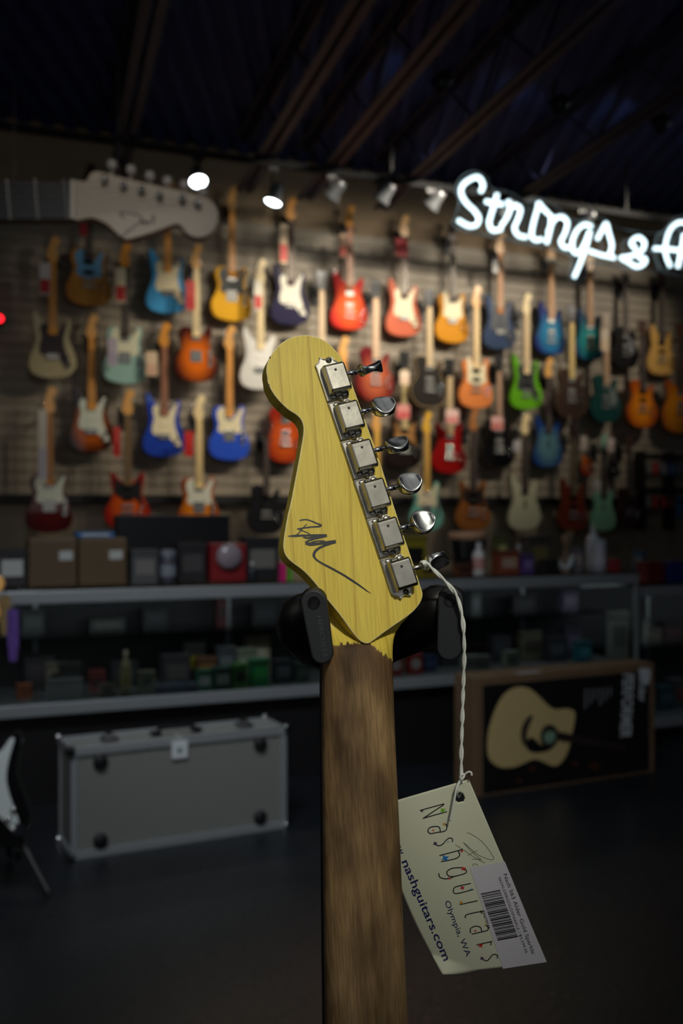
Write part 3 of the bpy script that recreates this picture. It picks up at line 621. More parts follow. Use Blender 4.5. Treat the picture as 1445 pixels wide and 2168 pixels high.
def seg_text(bm, x0, x1, y, h, z, n):
    for i in range(n):
        a = x0+(x1-x0)*i/n; box(bm, a, a+(x1-x0)/n*.65, y, y+h*(0.7+.3*((i*7) % 3)/2), z, z+.0006)
def carton(o, w, h, d, rgb, label, cat='box', lab_rgb=(190, 190, 186), name='carton', group=None, rough=.6, kind='panel', yaw=0):
    e1 = (WD*math.cos(yaw)+(-WN)*math.sin(yaw)); n_ = e1.cross(UP)
    r = root(name, o, e1, UP, n_); tag(r, label, cat, group)
    rgb = tuple(int(c*.86) for c in rgb); lab_rgb = tuple(int(c*.86) for c in lab_rgb)
    b = boxobj('body', (-w/2, w/2, 0, h, -d, 0), mat(name+'_card', rgb, rough, noise=.08, nscale=6), r); bevel(b, min(w, h, d)*.04)
    if kind == 'panel':
        boxobj('front_label', (-w*.36, w*.36, h*.28, h*.72, 0, .0012), mat('label_ink', lab_rgb, .5), r)
        boxobj('lid', (-w/2-.002, w/2+.002, h*.84, h+.002, -d-.002, .002), mat(name+'_lid', tuple(int(c*.8) for c in rgb), rough), r, .0015)
    elif kind == 'small':
        boxobj('shipping_label', (w*.12, w*.40, h*.55, h*.74, 0, .0012), mat('label_paper', lab_rgb, .6), r)
        boxobj('tape', (-w*.5, w*.5, h+.0002, h+.001, -d*.56, -d*.44), mat('packing_tape', (110, 88, 56), .3), r)
    elif kind == 'ring':
        bm = bmesh.new(); lathe(bm, [(min(w, h)*.33, 0), (min(w, h)*.33, .0012), (min(w, h)*.17, .0012), (min(w, h)*.17, 0)], 20, 'z', (0, h*.52, 0)); newobj('round_print', bm, mat('ring_ink', lab_rgb, .5), r)
        boxobj('lid', (-w/2-.002, w/2+.002, h*.86, h+.002, -d-.002, .002), mat(name+'_lid', tuple(int(c*.8) for c in rgb), rough), r, .0015)
    return r
def jar(o, rad, h, rgb, cap, label, cat='jar', name='jar', group=None, tall=False, lab_rgb=None):
    r = root(name, o, WD, UP, WN); tag(r, label, cat, group)
    bm = bmesh.new()
    if tall: lathe(bm, [(rad*.9, 0), (rad, .006), (rad, h*.62), (rad*.75, h*.74), (rad*.34, h*.82), (rad*.32, h*.88)], 18)
    else: lathe(bm, [(rad*.92, 0), (rad, .004), (rad, h*.8), (rad*.9, h*.84)], 18)
    newobj('body', bm, mat(name+'_body', rgb, .3), r, True)
    bm = bmesh.new()
    if tall: lathe(bm, [(rad*.4, h*.86), (rad*.4, h), (rad*.2, h+.001)], 14)
    else: lathe(bm, [(rad*.98, h*.82), (rad*.98, h), (rad*.5, h+.001)], 18)
    newobj('cap', bm, mat('cap', cap, .35), r, False)
    if lab_rgb:
        bm = bmesh.new(); lathe(bm, [(rad*1.01, h*.2), (rad*1.015, h*.22), (rad*1.015, h*.52), (rad*1.01, h*.54)], 18); newobj('label_band', bm, mat('band', lab_rgb, .5), r, True)
    return r
def on_counter(px, depth, z): 
    p = CP.hit(px, 1200, -depth); return Vector((p.x, p.y, z))
# things on top of the counters: px centre, depth behind front, width, height, depth (m)
TOPZ = .9205
T = lambda px, dep: on_counter(px, dep, TOPZ)
carton(T(113, .10), .20, .205, .18, (92, 70, 44), 'plain brown cardboard box, left of the two on the counter', kind='small', group='cardboard boxes on the counter')
carton(T(219, .10), .206, .205, .18, (94, 71, 44), 'plain brown cardboard box, right of the two on the counter', kind='small', group='cardboard boxes on the counter')
carton(T(203, .14)+UP*.209, .16, .022, .10, (50, 110, 170), 'flat light blue box lying on the two cardboard boxes', kind='panel', lab_rgb=(200, 205, 210))
carton(T(26, .16), .12, .16, .14, (44, 40, 44), 'dark grey box at the left end of the counter beside the cardboard boxes')
carton(T(370, .36), .54, .305, .12, (16, 16, 18), 'large black box standing at the back of the counter', kind='none', rough=.4)
carton(T(307, .10), .115, .15, .12, (78, 78, 80), 'grey box with a pale top band right of the cardboard boxes', lab_rgb=(120, 116, 112))
r = jar(T(356, .12), .036, .15, (60, 62, 70), (110, 112, 120), 'dark round tin with grey top beside the grey box', cat='tin', name='tin', lab_rgb=(110, 114, 124))
carton(T(408, .14), .125, .175, .10, (26, 22, 24), 'black box with a red top line and pale label on the counter', lab_rgb=(70, 66, 66))
o = T(484, .12); r = root('snare_pack', o, WD, UP, WN); tag(r, 'dark red pack with a round clear window on the counter', 'package')
boxobj('backing_card', (-.085, .085, 0, .175, -.09, 0), mat('deep_red_card', (116, 14, 20), .45), r, .006)
bm = bmesh.new(); lathe(bm, [(.062, 0), (.060, .016), (.046, .030), (.006, .036)], 28, 'z', (0, .115, 0)); newobj('round_window', bm, mat('smoky_clear', (132, 120, 126), .15), r, True)
carton(T(556, .16), .17, .20, .10, (20, 20, 23), 'black box with a small white sticker beside the dark red pack', lab_rgb=(120, 118, 110))
jar(T(533, .06), .02, .09, (30, 34, 40), (190, 180, 180), 'slim dark bottle with a pinkish cap in front of the black box', name='bottle', tall=True)
carton(T(600, .05), .028, .085, .03, (226, 20, 120), 'narrow hot pink box beside the yellow headstock', kind='none')
carton(T(613, .05), .026, .075, .03, (90, 170, 20), 'narrow lime green box beside the hot pink one', kind='none')
for k, (px, dep, w, h, d, c, lc, lab, kd) in enumerate([
 (878, .14, .13, .20, .10, (150, 134, 14), (20, 20, 16), 'yellow and black box behind the lowest tuning button', 'panel'),
 (905, .05, .09, .05, .06, (150, 130, 20), (70, 50, 20), 'low yellow box in front of the black drum', 'panel'),
 (985, .05, .09, .06, .06, (96, 50, 20), (50, 24, 12), 'orange brown box under the black drum', 'panel'),
 (1078, .08, .12, .12, .08, (140, 66, 40), (180, 150, 130), 'rust orange box in the middle of the right counter', 'panel'),
 (1064, .20, .06, .20, .06, (90, 96, 50), (190, 190, 120), 'slim olive box behind the rust orange one', 'panel'),
 (1118, .06, .065, .10, .06, (88, 60, 130), (130, 110, 160), 'small purple box on the right counter', 'panel'),
 (1143, .20, .14, .19, .10, (66, 60, 56), (110, 100, 60), 'taupe box behind the small purple one', 'panel'),
 (1168, .05, .09, .075, .06, (14, 14, 15), (40, 40, 44), 'low black box left of the curved white object', 'none'),
 (1225, .10, .05, .13, .06, (120, 116, 124), (170, 160, 150), 'pale box right of the curved white object', 'panel'),
 (1305, .07, .045, .065, .05, (150, 40, 44), (190, 100, 100), 'little red box at the right end of the counter', 'none')]):
    carton(T(px, dep), w, h, d, c, lab, lab_rgb=lc, kind=kd, name='product_box')
o = T(990, .20); r = root('hand_drum', o, WD, UP, WN); tag(r, 'black hand drum with a tan skin on the counter', 'drum')
bm = bmesh.new(); lathe(bm, [(.065, .0), (.075, .02), (.085, .10), (.098, .17), (.098, .185)], 28); newobj('shell', bm, mat('drum_black', (18, 18, 20), .3), r, True)
bm = bmesh.new(); lathe(bm, [(.101, .178), (.101, .205), (.096, .215), (.02, .218)], 28); newobj('drum_skin', bm, mat('drum_tan', (170, 128, 98), .6), r, True)
for k in range(8):
    a = k*math.pi/4; bm = bmesh.new(); tube(bm, [(.088*math.cos(a), .09, .088*math.sin(a)), (.103*math.cos(a), .19, .103*math.sin(a))], .0035, 6); newobj('tension_rod', bm, CHROME, r)
jar(T(1013, .06), .032, .165, (190, 186, 184), (200, 200, 200), 'white bottle in front of the hand drum', name='bottle', tall=True, lab_rgb=(180, 130, 120))
jar(T(1098, .14), .018, .15, (120, 122, 126), (170, 172, 176), 'slim grey bottle behind the rust orange box', name='bottle', tall=True)
o = T(1196, .08); r = root('curved_stand', o, WD, UP, WN); tag(r, 'curved white holder with a tan figure behind the right counter edge', 'holder')
bm = bmesh.new(); tube(bm, [(-.045, .07, 0), (-.03, .035, 0), (0, .022, 0), (.03, .04, 0), (.045, .09, 0)], [.008, .014, .016, .014, .008], 10); newobj('curved_arm', bm, mat('holder_white', (176, 184, 186), .4), r, True)
bm = bmesh.new(); lathe(bm, [(.03, 0), (.03, .008), (.008, .012), (.008, .15), (.018, .165), (.018, .19), (.006, .2)], 14); newobj('post', bm, mat('holder_tan', (120, 96, 72), .5), r, True)
r = jar(T(1268, .12), .036, .17, (150, 152, 164), (150, 160, 165), 'tall stack of pale paper cups near the right counter end', cat='cups', name='cup_stack', lab_rgb=(170, 168, 178))
jar(T(1255, .24), .04, .25, (170, 170, 176), (150, 160, 150), 'tall white bottle behind the paper cups', name='bottle', tall=True)
# right lower cabinet top
T2 = lambda px, dep: on_counter(px, dep, .8455)
carton(T2(1388, .16), .125, .115, .10, (96, 10, 12), 'dark red bin on the lower cabinet', cat='bin', kind='none', name='bin')
carton(T2(1436, .16), .13, .115, .10, (22, 32, 112), 'dark blue bin on the lower cabinet beside the dark red one', cat='bin', kind='none', name='bin')
jar(T2(1352, .34), .038, .17, (70, 78, 84), (40, 70, 96), 'grey and blue round tub left of the dark red bin', name='tub', cat='tub', lab_rgb=(30, 60, 90))
# inside the counters on the deck
DZ = .4305
D = lambda px, dep: on_counter(px, dep, DZ)
for k, (px, dep, w, h, d, c, lc, kd, lab) in enumerate([
 (118, .24, .085, .14, .05, (120, 112, 92), (40, 38, 34), 'ring', 'cream pack with a dark round print at the left in the counter'),
 (137, .03, .15, .105, .01, (176, 178, 180), (176, 178, 180), 'none', 'blank white card leaning at the front of the counter'),
 (52, .20, .06, .06, .05, (170, 84, 30), (120, 60, 20), 'panel', 'small orange box at the left end inside the counter'),
 (150, .14, .10, .15, .06, (24, 26, 26), (60, 60, 56), 'panel', 'black box behind the blank white card'),
 (206, .22, .07, .10, .05, (120, 22, 20), (60, 20, 20), 'panel', 'small red box right of the blank white card'),
 (312, .10, .075, .10, .05, (118, 120, 96), (70, 90, 80), 'ring', 'pale floral pack beside the small bottle inside the counter'),
 (228, .12, .07, .05, .05, (90, 86, 70), (50, 48, 40), 'panel', 'low olive box in front of the small red one'),
 (375, .20, .13, .15, .09, (58, 56, 60), (90, 84, 82), 'panel', 'dark grey box in the middle of the left counter'),
 (374, .08, .19, .035, .07, (60, 76, 104), (90, 104, 130), 'panel', 'flat steel blue box in front of the dark grey one'),
 (412, .30, .10, .19, .06, (28, 28, 24), (170, 150, 20), 'ring', 'black box with a yellow ring print inside the counter'),
 (438, .22, .09, .13, .05, (130, 84, 50), (160, 120, 50), 'panel', 'orange tan box inside the left counter'),
 (434, .10, .07, .09, .05, (46, 120, 88), (170, 180, 176), 'panel', 'teal green box, leftmost of the green ones'),
 (472, .08, .08, .10, .06, (34, 84, 68), (150, 160, 150), 'panel', 'dark teal box, second of the green ones'),
 (509, .08, .065, .11, .06, (66, 140, 52), (30, 40, 30), 'panel', 'leaf green box, third of the green ones'),
 (550, .10, .09, .125, .06, (34, 140, 74), (60, 180, 90), 'panel', 'bright emerald green box, rightmost of the green ones'),
 (480, .26, .09, .17, .06, (76, 80, 86), (120, 124, 130), 'panel', 'grey box behind the green ones'),
 (524, .24, .10, .155, .06, (140, 146, 124), (170, 170, 150), 'panel', 'pale sage box behind the green ones'),
 (546, .36, .13, .20, .06, (160, 140, 120), (190, 180, 160), 'panel', 'cream box at the back behind the green ones'),
 (600, .14, .09, .11, .06, (40, 44, 50), (90, 92, 96), 'panel', 'slate box right of the bright emerald one'),
 (640, .14, .07, .09, .06, (44, 70, 60), (80, 90, 80), 'panel', 'dark green box beside the neck in the counter'),
 (265, .30, .12, .12, .06, (30, 34, 38), (54, 56, 60), 'panel', 'blackish box behind the small bottle'),
 (84, .34, .13, .17, .06, (38, 38, 42), (60, 50, 60), 'panel', 'charcoal box at the back left inside the counter'),
 (838, .14, .075, .10, .05, (150, 36, 32), (200, 196, 190), 'ring', 'red box with a white disc touching the neck edge'),
 (880, .14, .075, .10, .05, (158, 40, 34), (200, 200, 196), 'ring', 'red box with a white disc, right of its twin'),
 (912, .18, .075, .08, .05, (26, 44, 90), (50, 70, 110), 'panel', 'navy blue box beside the red ones'),
 (860, .32, .12, .15, .06, (84, 86, 64), (60, 60, 44), 'panel', 'olive box behind the red ones'),
 (1000, .12, .10, .075, .05, (130, 136, 124), (80, 84, 80), 'panel', 'pale box in the right counter left of the carton'),
 (1022, .12, .10, .07, .05, (112, 118, 108), (70, 70, 70), 'panel', 'greyish pale box just right of the other pale one'),
 (1085, .12, .08, .085, .05, (120, 128, 116), (70, 76, 70), 'panel', 'pale green grey box above the carton'),
 (1125, .30, .13, .16, .06, (86, 84, 66), (56, 54, 46), 'panel', 'khaki box at the back of the right counter'),
 (1062, .30, .12, .14, .06, (26, 30, 36), (46, 52, 60), 'panel', 'blue black box left of the khaki one'),
 (1180, .22, .12, .13, .06, (34, 38, 44), (64, 72, 80), 'panel', 'slate box right of the khaki one'),
 (1238, .14, .09, .11, .05, (22, 96, 110), (70, 140, 150), 'panel', 'turquoise box in the right counter'),
 (1215, .30, .11, .17, .06, (66, 60, 76), (96, 88, 110), 'panel', 'dusky lilac box behind the turquoise one'),
 (1312, .16, .115, .26, .05, (122, 126, 118), (90, 94, 86), 'panel', 'tall pale box at the right end of the counter'),
 (960, .28, .13, .12, .06, (26, 28, 34), (44, 46, 54), 'panel', 'dark box behind the white string in the right counter')]):
    carton(D(px, dep), w*.98, h, d, c, lab, lab_rgb=lc, kind=kd, name='product_box', yaw=random.uniform(-.06, .06))
jar(D(266, .10), .024, .20, (96, 92, 62), (150, 140, 120), 'small bottle with a brownish label inside the left counter', name='bottle', tall=True, lab_rgb=(110, 104, 60))
MZ = .6885
M_ = lambda px, dep: on_counter(px, dep, MZ)
for px, dep, w, h, d, c, lc, lab in [
 (70, .36, .10, .11, .06, (56, 60, 62), (80, 84, 84), 'grey box on the inner shelf at the left'),
 (228, .36, .16, .06, .08, (60, 62, 60), (96, 94, 86), 'flat grey box on the inner shelf above the floral pack'),
 (330, .36, .12, .10, .06, (30, 32, 36), (50, 54, 58), 'dark box on the inner shelf, centre left'),
 (470, .36, .05, .13, .05, (84, 16, 24), (50, 20, 24), 'narrow maroon box on the inner shelf'),
 (560, .36, .12, .10, .06, (26, 28, 32), (44, 46, 50), 'blackish box on the inner shelf near the headstock'),
 (1008, .36, .06, .12, .05, (84, 88, 90), (110, 114, 116), 'grey box on the inner shelf right of the stand'),
 (1110, .36, .14, .09, .06, (34, 32, 34), (52, 50, 52), 'dark brown box on the inner shelf, centre right'),
 (1208, .36, .10, .11, .06, (92, 84, 108), (120, 112, 130), 'pale violet box on the inner shelf')]:
    carton(M_(px, dep), w, h, d, c, lab, lab_rgb=lc, name='product_box')
# contents of the lower right cabinet
for px, dep, z, w, h, d, c, lc, lab in [
 (1372, .22, .105, .12, .10, .08, (96, 104, 110), (130, 136, 140), 'pale grey box at the bottom of the lower cabinet'),
 (1412, .20, .105, .11, .13, .08, (30, 74, 84), (60, 100, 110), 'petrol blue box at the bottom of the lower cabinet'),
 (1440, .22, .105, .10, .16, .08, (80, 82, 88), (120, 60, 60), 'grey box with a red mark at the right edge'),
 (1385, .36, .4685, .12, .09, .08, (70, 66, 58), (90, 86, 76), 'taupe box on the shelf of the lower cabinet'),
 (1425, .36, .4685, .13, .11, .08, (44, 24, 26), (70, 40, 40), 'dark maroon box on the shelf of the lower cabinet'),
 (1368, .36, .4685, .05, .14, .05, (110, 112, 108), (130, 132, 128), 'upright pale box on the shelf of the lower cabinet')]:
    carton(on_counter(px, dep+.06, z), w, h, d, c, lab, lab_rgb=lc, name='product_box')
# left edge stand of hanging straps
for px, py0, py1, rgb, lab in [(10, 1262, 1345, (128, 104, 62), 'tan leather strap at the left edge below the counter top'), (27, 1290, 1400, (84, 56, 128), 'purple guitar strap at the left edge')]:
    c = CP.hit(px, py0, .05); r = root('guitar_strap', c, WD, UP, WN); tag(r, lab, 'strap', 'straps at the left edge')
    Hh = (py1-py0)*c.y/F; bm = bmesh.new()
    pr = [(-.022, 0), (.022, 0), (.024, -Hh*.6), (.016, -Hh), (-.012, -Hh), (-.024, -Hh*.5)]
    prism(bm, pr, -.004, .004); newobj('webbing', bm, mat('strap', rgb, .7, noise=.2, nscale=30), r)
    bm = bmesh.new(); tube(bm, [(0, 0, 0), (0, .012, -.02), (0, .005, -.045)], .004, 6); newobj('hook', bm, CHROME, r)
# accessory rack against the dark wall at the right
RK = WALL.hit(1408, 1010, .16)
r = root('accessory_rack', RK, WD, UP, WN); tag(r, 'black wire rack on the wall at the right edge below the amber guitar', 'rack')
bm = bmesh.new()
for y in (.17, -.11): box(bm, -.22, .55, y-.02, y+.02, -.02, .0)
for x in (-.20, .1, .5): box(bm, x-.012, x+.012, -.45, .22, -.14, -.02)
newobj('frame', bm, BLACK, r)
k = 0
for row, y in ((0, .14), (1, -.14)):
    for x, rgb, nm in [(-.22, (110, 104, 100), 'grey'), (-.15, (170, 44, 40), 'red'), (-.06, (120, 118, 122) if not row else (160, 44, 36), 'pale' if not row else 'crimson'), (.02, (60, 84, 130) if not row else (90, 40, 40), 'blue' if not row else 'brown'), (.10, (84, 92, 110) if not row else (24, 80, 120), 'slate' if not row else 'bright blue'), (.22, (110, 60, 60) if not row else (110, 130, 14), 'pink' if not row else 'lime')]:
        c = RK+WD*x+UP*(y-.02)+WN*.05; rr = root('blister_pack', c, WD, UP, WN)
        tag(rr, 'small %s hanging pack in the %s row of the rack' % (nm, 'upper' if not row else 'lower'), 'package', 'packs hanging on the accessory rack')
        h = .11 if x < .05 or not row else .19
        boxobj('backing_card', (-.027, .027, -h, 0, -.002, 0), mat('pack_card', rgb, .5), rr)
        boxobj('blister', (-.018, .018, -h*.85, -h*.35, 0, .014), mat('blister_clear', tuple(min(255, c_+30) for c_ in rgb), .2), rr, .004)
        bm = bmesh.new(); tube(bm, [(0, -.006, .004), (0, 0, -.05)], .0025, 6); newobj('hook', bm, CHROME, rr)

# ------------------------------------------------------------------ silver flight case
A = on_z(150, 1822); B = on_z(606, 1752); e = (B-A).normalized(); n_ = e.cross(UP); Lc = (B-A).length; Hc, Dc = .395, .22
r = root('flight_case', A, e, UP, n_); tag(r, 'silver grey flight case with aluminium edges standing on the floor', 'case')
boxobj('shell', (.006, Lc-.006, .006, Hc-.006, -Dc+.006, -.006), mat('case_laminate', (122, 122, 118), .5), r)
w = .026
bm = bmesh.new()
for y in (0, Hc-w):
    box(bm, 0, Lc, y, y+w, -.010, .002); box(bm, 0, Lc, y, y+w, -Dc, -Dc+.01)
for y in (0, Hc-.010):
    for z in (-w, -Dc): box(bm, 0, Lc, y, y+.010, z, z+w)
newobj('edge_rail', bm, STEEL, r)
for x, x2 in ((0, 0), (Lc-w*.8, Lc-.008)):
    bm = bmesh.new(); box(bm, x, x+w*.8, w*.5, Hc-w*.5, -.010, .0015); box(bm, x, x+w*.8, w*.5, Hc-w*.5, -Dc, -Dc+.01)
    for y in (0, Hc-w): box(bm, x2, x2+.008, y, y+w, -Dc, 0)
    newobj('side_rail', bm, STEEL, r)
for x in (0, Lc):
    for y in (0, Hc):
        for z in (0, -Dc):
            bm = bmesh.new(); bmesh.ops.create_uvsphere(bm, u_segments=14, v_segments=8, radius=.024)
            for v in bm.verts:
                v.co.x = max(-.012, min(.012, v.co.x))+x; v.co.y = max(-.016, min(.016, v.co.y))+y+(.006 if y == 0 else -.006); v.co.z = max(-.014, min(.014, v.co.z))+z
            newobj('corner_cap', bm, BLACK if x == 0 and z == 0 else CHROME, r, True)
for x, y in ((.105, .055), (.105, Hc-.055), (Lc-.11, .055), (Lc-.11, Hc-.055)):
    bm = bmesh.new(); lathe(bm, [(.026, -.006), (.027, .004), (.020, .012), (.006, .013)], 20, 'z', (x, y, 0)); newobj('rubber_foot', bm, mat('foot_rubber', (12, 12, 13), .6), r, True)
for x in (.16, Lc-.14):
    bm = bmesh.new(); box(bm, x-.03, x+.03, Hc, Hc+.008, -Dc*.62, -Dc*.30); box(bm, x-.016, x+.016, Hc+.008, Hc+.022, -Dc*.55, -Dc*.36); bevel(newobj('latch', bm, CHROME, r), .003)
bm = bmesh.new(); xm = Lc*.5
tube(bm, [(xm-.075, Hc+.004, -Dc*.45), (xm-.07, Hc+.022, -Dc*.45), (xm+.07, Hc+.022, -Dc*.45), (xm+.075, Hc+.004, -Dc*.45)], .008, 8)
for s in (-1, 1): box(bm, xm+s*.08-.018, xm+s*.08+.018, Hc, Hc+.012, -Dc*.55, -Dc*.35)
newobj('handle', bm, mat('handle_metal', (90, 92, 94), .3, 1), r)
c0 = A+e*(Lc*.478)+UP*(Hc-.052); rr = root('price_card', c0+n_*.004, e, UP, n_); tag(rr, 'small white price card hanging over the top edge of the flight case', 'price card')
boxobj('card', (-.03, .03, -.022, .045, 0, .0015), mat('price_card_white', (206, 210, 212), .5), rr)
boxobj('printed_square', (-.010, .010, -.004, .018, .0015, .0019), mat('print_green_grey', (120, 140, 134), .5), rr)
bm = bmesh.new(); tube(bm, [(0, .043, .001), (0, .062, -.01), (0, .058, -.06)], .0012, 5); newobj('string', bm, mat('tag_string', (220, 220, 215), .7), rr)

# ------------------------------------------------------------------ guitar carton with the acoustic guitar print
A = on_z(1003, 1690); B = on_z(1385, 1634); e = (B-A).normalized(); n_ = e.cross(UP); Lb = (B-A).length; Hb, Db = .52, .16
BX = Plane(A, e, UP, n_)
r = root('guitar_carton', A, e, UP, n_); tag(r, 'long brown guitar carton with a printed acoustic guitar on its dark front', 'box')
boxobj('cardboard_body', (0, Lb, 0, Hb, -Db, 0), mat('kraft_card', (106, 83, 58), .7, noise=.08, nscale=5), r, .004)
boxobj('flap_seam', (0, Lb, Hb, Hb+.0012, -Db*.52, -Db*.48), mat('packing_tape', (110, 88, 56), .3), r)
pd = [BX.loc(*p)[:2] for p in ((1022, 1452), (1370, 1420), (1370, 1622), (1022, 1676))]
prismobj('printed_front', [(.045, .012), (Lb-.035, .012), (Lb-.035, Hb-.035), (.045, Hb-.035)], .0005, .0015, mat('print_black', (18, 17, 19), .45), r)
def bxp(x, y, off=.0022): p = BX.loc(980+x/3.44, 1390+y/3.44, 0); return (p[0], p[1], off)
def bxpoly(nm, pts, rgb, off, smooth=3, rough=.45):
    q = [bxp(*p)[:2] for p in (catmull(pts, smooth) if smooth else pts)]
    return prismobj(nm, q, off-.0004, off, mat('print_ink_'+nm, rgb, rough), r)
bxpoly('printed_guitar_body', [(420,220),(340,240),(270,310),(215,430),(180,560),(175,690),(200,760),(270,805),(360,805),(430,780),(500,750),(560,755),(620,785),(670,795),(710,770),(745,720),(770,650),(790,560),(812,440),(800,395),(750,378),(670,385),(620,360),(560,300),(490,240)], (196, 172, 118), .0022)
bxpoly('printed_neck', [(690,545),(1180,640),(1180,690),(690,615)], (44, 34, 30), .0026, 0)
bxpoly('printed_rosette', [(690,575),(678,630),(640,668),(590,660),(560,610),(565,545),(600,500),(650,498),(682,530)], (40, 38, 34), .0030)
bxpoly('printed_soundhole', [(668,578),(650,620),(610,630),(585,600),(590,560),(625,540),(655,550)], (120, 150, 128), .0034)
bxpoly('printed_pickguard', [(480,590),(520,600),(560,640),(640,665),(600,690),(520,700),(465,680),(460,630)], (20, 17, 18), .0032)
bxpoly('printed_bridge', [(490,425),(505,440),(480,500),(460,560),(462,640),(440,650),(420,600),(420,530),(450,460)], (52, 44, 44), .0030)
for q in [((500,815),30),((805,780),26),((950,800),44),((400,905),24)]:
    (x, y), s_ = q; bxpoly('printed_leaf', [(x-s_, y), (x, y-s_*.8), (x+s_, y-s_*.2), (x+s_*.4, y+s_*.7)], (66, 34, 20), .0026)
bm = bmesh.new(); fb = lambda x, y: Vector(bxp(x, y, .0024))
text_on(bm, 'PERFORMER', (1165, 125), (1140, 590), 78, fb, .02)
newobj('printed_title', bm, mat('print_white', (190, 194, 198), .5), r)
bm = bmesh.new(); text_on(bm, 'Fender', (1280, 100), (1275, 330), 52, fb, .02)
newobj('printed_logo', bm, mat('print_white', (190, 194, 198), .5), r)
bm = bmesh.new(); prism(bm, [bxp(x, y)[:2] for x, y in catmull([(1275,95),(1310,85),(1360,95),(1355,170),(1335,210),(1300,180)], 2)], .0018, .0026); newobj('printed_emblem', bm, mat('print_white', (190, 194, 198), .5), r)
bm = bmesh.new()
for i in range(6):
    x = 885+i*36; a = [bxp(x, 235-i*3)[:2], bxp(x+14, 235-i*3)[:2], bxp(x+8, 380-(i % 3)*25-i*8)[:2], bxp(x-6, 380-(i % 3)*25-i*8)[:2]]; prism(bm, a, .0018, .0024)
newobj('printed_text_lines', bm, mat('print_grey', (110, 110, 112), .5), r)
c0 = BX.loc(1125, 1422)
boxobj('top_sticker', (c0[0]-.06, c0[0]+.06, Hb, Hb+.0012, -.05, -.004), mat('sticker_grey', (150, 150, 152), .5), r)

# ------------------------------------------------------------------ black guitar on a floor stand at the lower left
gp = at(-30, 1084, 3.25); gp.z = .14
e1 = Vector((math.cos(.1), math.sin(.1), 0)); n_ = e1.cross(UP); lean = Matrix.Rotation(-.12, 3, e1); e2 = lean @ UP; n2 = lean @ n_
g = guitar('strat', solid('black_lacquer', (10, 10, 11), .12), (206, 214, 210), MAPLE, ROSE, 'six', 'single', s=.9, origin=gp, frame=(e1, e2, n2))
del g['_top']; del g['_T']; tag(g, 'black guitar with a white pickguard on a floor stand, cut by the left edge', 'guitar')
bm = bmesh.new(); prism(bm, catmull([(.085, .06), (.105, .045), (.13, .05), (.132, .065), (.11, .085), (.09, .08)], 3), .042*.9+.0005, .042*.9+.004); newobj('jack_plate', bm, CHROME, g)
r = root('floor_stand', (gp.x, gp.y+.1, 0), e1, UP, n_); tag(r, 'black folding floor stand under the guitar at the left edge', 'stand')
bm = bmesh.new(); tube(bm, [(0, .50, .0), (0, .16, .02)], .012, 8); newobj('upright', bm, BLACK, r)
for s in (-1, 1):
    bm = bmesh.new(); tube(bm, [(0, .30, .01), (s*.20, .012, .16)], .010, 8); newobj('leg', bm, BLACK, r)
    bm = bmesh.new(); tube(bm, [(0, .17, .02), (s*.10, .12, .06), (s*.10, .115, .13), (s*.10, .15, .145)], .009, 8); newobj('cradle_arm', bm, BLACK, r)
bm = bmesh.new(); tube(bm, [(0, .30, .01), (0, .012, -.20)], .010, 8); newobj('leg', bm, BLACK, r)
# ------------------------------------------------------------------ the headstock in focus
ya, pa = math.radians(16), math.radians(13)
GU = Vector((math.cos(ya), math.sin(ya), 0)); GN = Vector((math.sin(ya)*math.cos(pa), -math.cos(ya)*math.cos(pa), math.sin(pa))); GV = GN.cross(GU)
P0 = at(745, 1080, .585)
GP = Plane(P0, GU, GV, GN)
def uv(px, py, off=0): p = GP.loc(px, py, off); return (p[0], p[1])
def z1(x, y): return (540+x/4.817, 700+y/4.817)
def z2(x, y): return (560+x/4.817, 1060+y/4.817)
def z3(x, y): return (740+x/6.02, 1000+y/6.02)
G0 = root('guitar_in_focus', P0, GU, GV, GN); G0.name = 'electric_guitar'
tag(G0, 'large yellow maple headstock and worn brown neck seen from behind, sharp in the foreground', 'guitar')
def lacquer(name, base, dark, vec_scale=(1, 1, 1)):
    m = bpy.data.materials.new(name); m.use_nodes = True; n = m.node_tree; b = n.nodes['Principled BSDF']
    b.inputs['Roughness'].default_value = .5; b.inputs['Specular IOR Level'].default_value = .25; b.inputs['Coat Weight'].default_value = .06; b.inputs['Coat Roughness'].default_value = .25
    tc = n.nodes.new('ShaderNodeTexCoord')
    def nz(scale, detail=3, rough=.5):
        mp = n.nodes.new('ShaderNodeMapping'); mp.inputs['Scale'].default_value = scale; n.links.new(tc.outputs['Object'], mp.inputs[0])
        t = n.nodes.new('ShaderNodeTexNoise'); t.inputs['Scale'].default_value = 1; t.inputs['Detail'].default_value = detail; t.inputs['Roughness'].default_value = rough
        n.links.new(mp.outputs[0], t.inputs['Vector']); return t.outputs['Fac']
    def ramp(f, a, b_):
        r = n.nodes.new('ShaderNodeValToRGB'); r.color_ramp.elements[0].position, r.color_ramp.elements[1].position = a[0], b_[0]
        r.color_ramp.elements[0].color = (*lin(a[1]), 1); r.color_ramp.elements[1].color = (*lin(b_[1]), 1); n.links.new(f, r.inputs[0]); return r
    def mix(f, a, c, kind='MIX'):
        x = n.nodes.new('ShaderNodeMix'); x.data_type = 'RGBA'; x.blend_type = kind
        if isinstance(f, float): x.inputs[0].default_value = f
        else: n.links.new(f, x.inputs[0])
        n.links.new(a, x.inputs[6]); n.links.new(c, x.inputs[7]); return x.outputs[2]
    return m, n, b, tc, nz, ramp, mix
YB, YD = (226, 202, 88), (216, 190, 72)
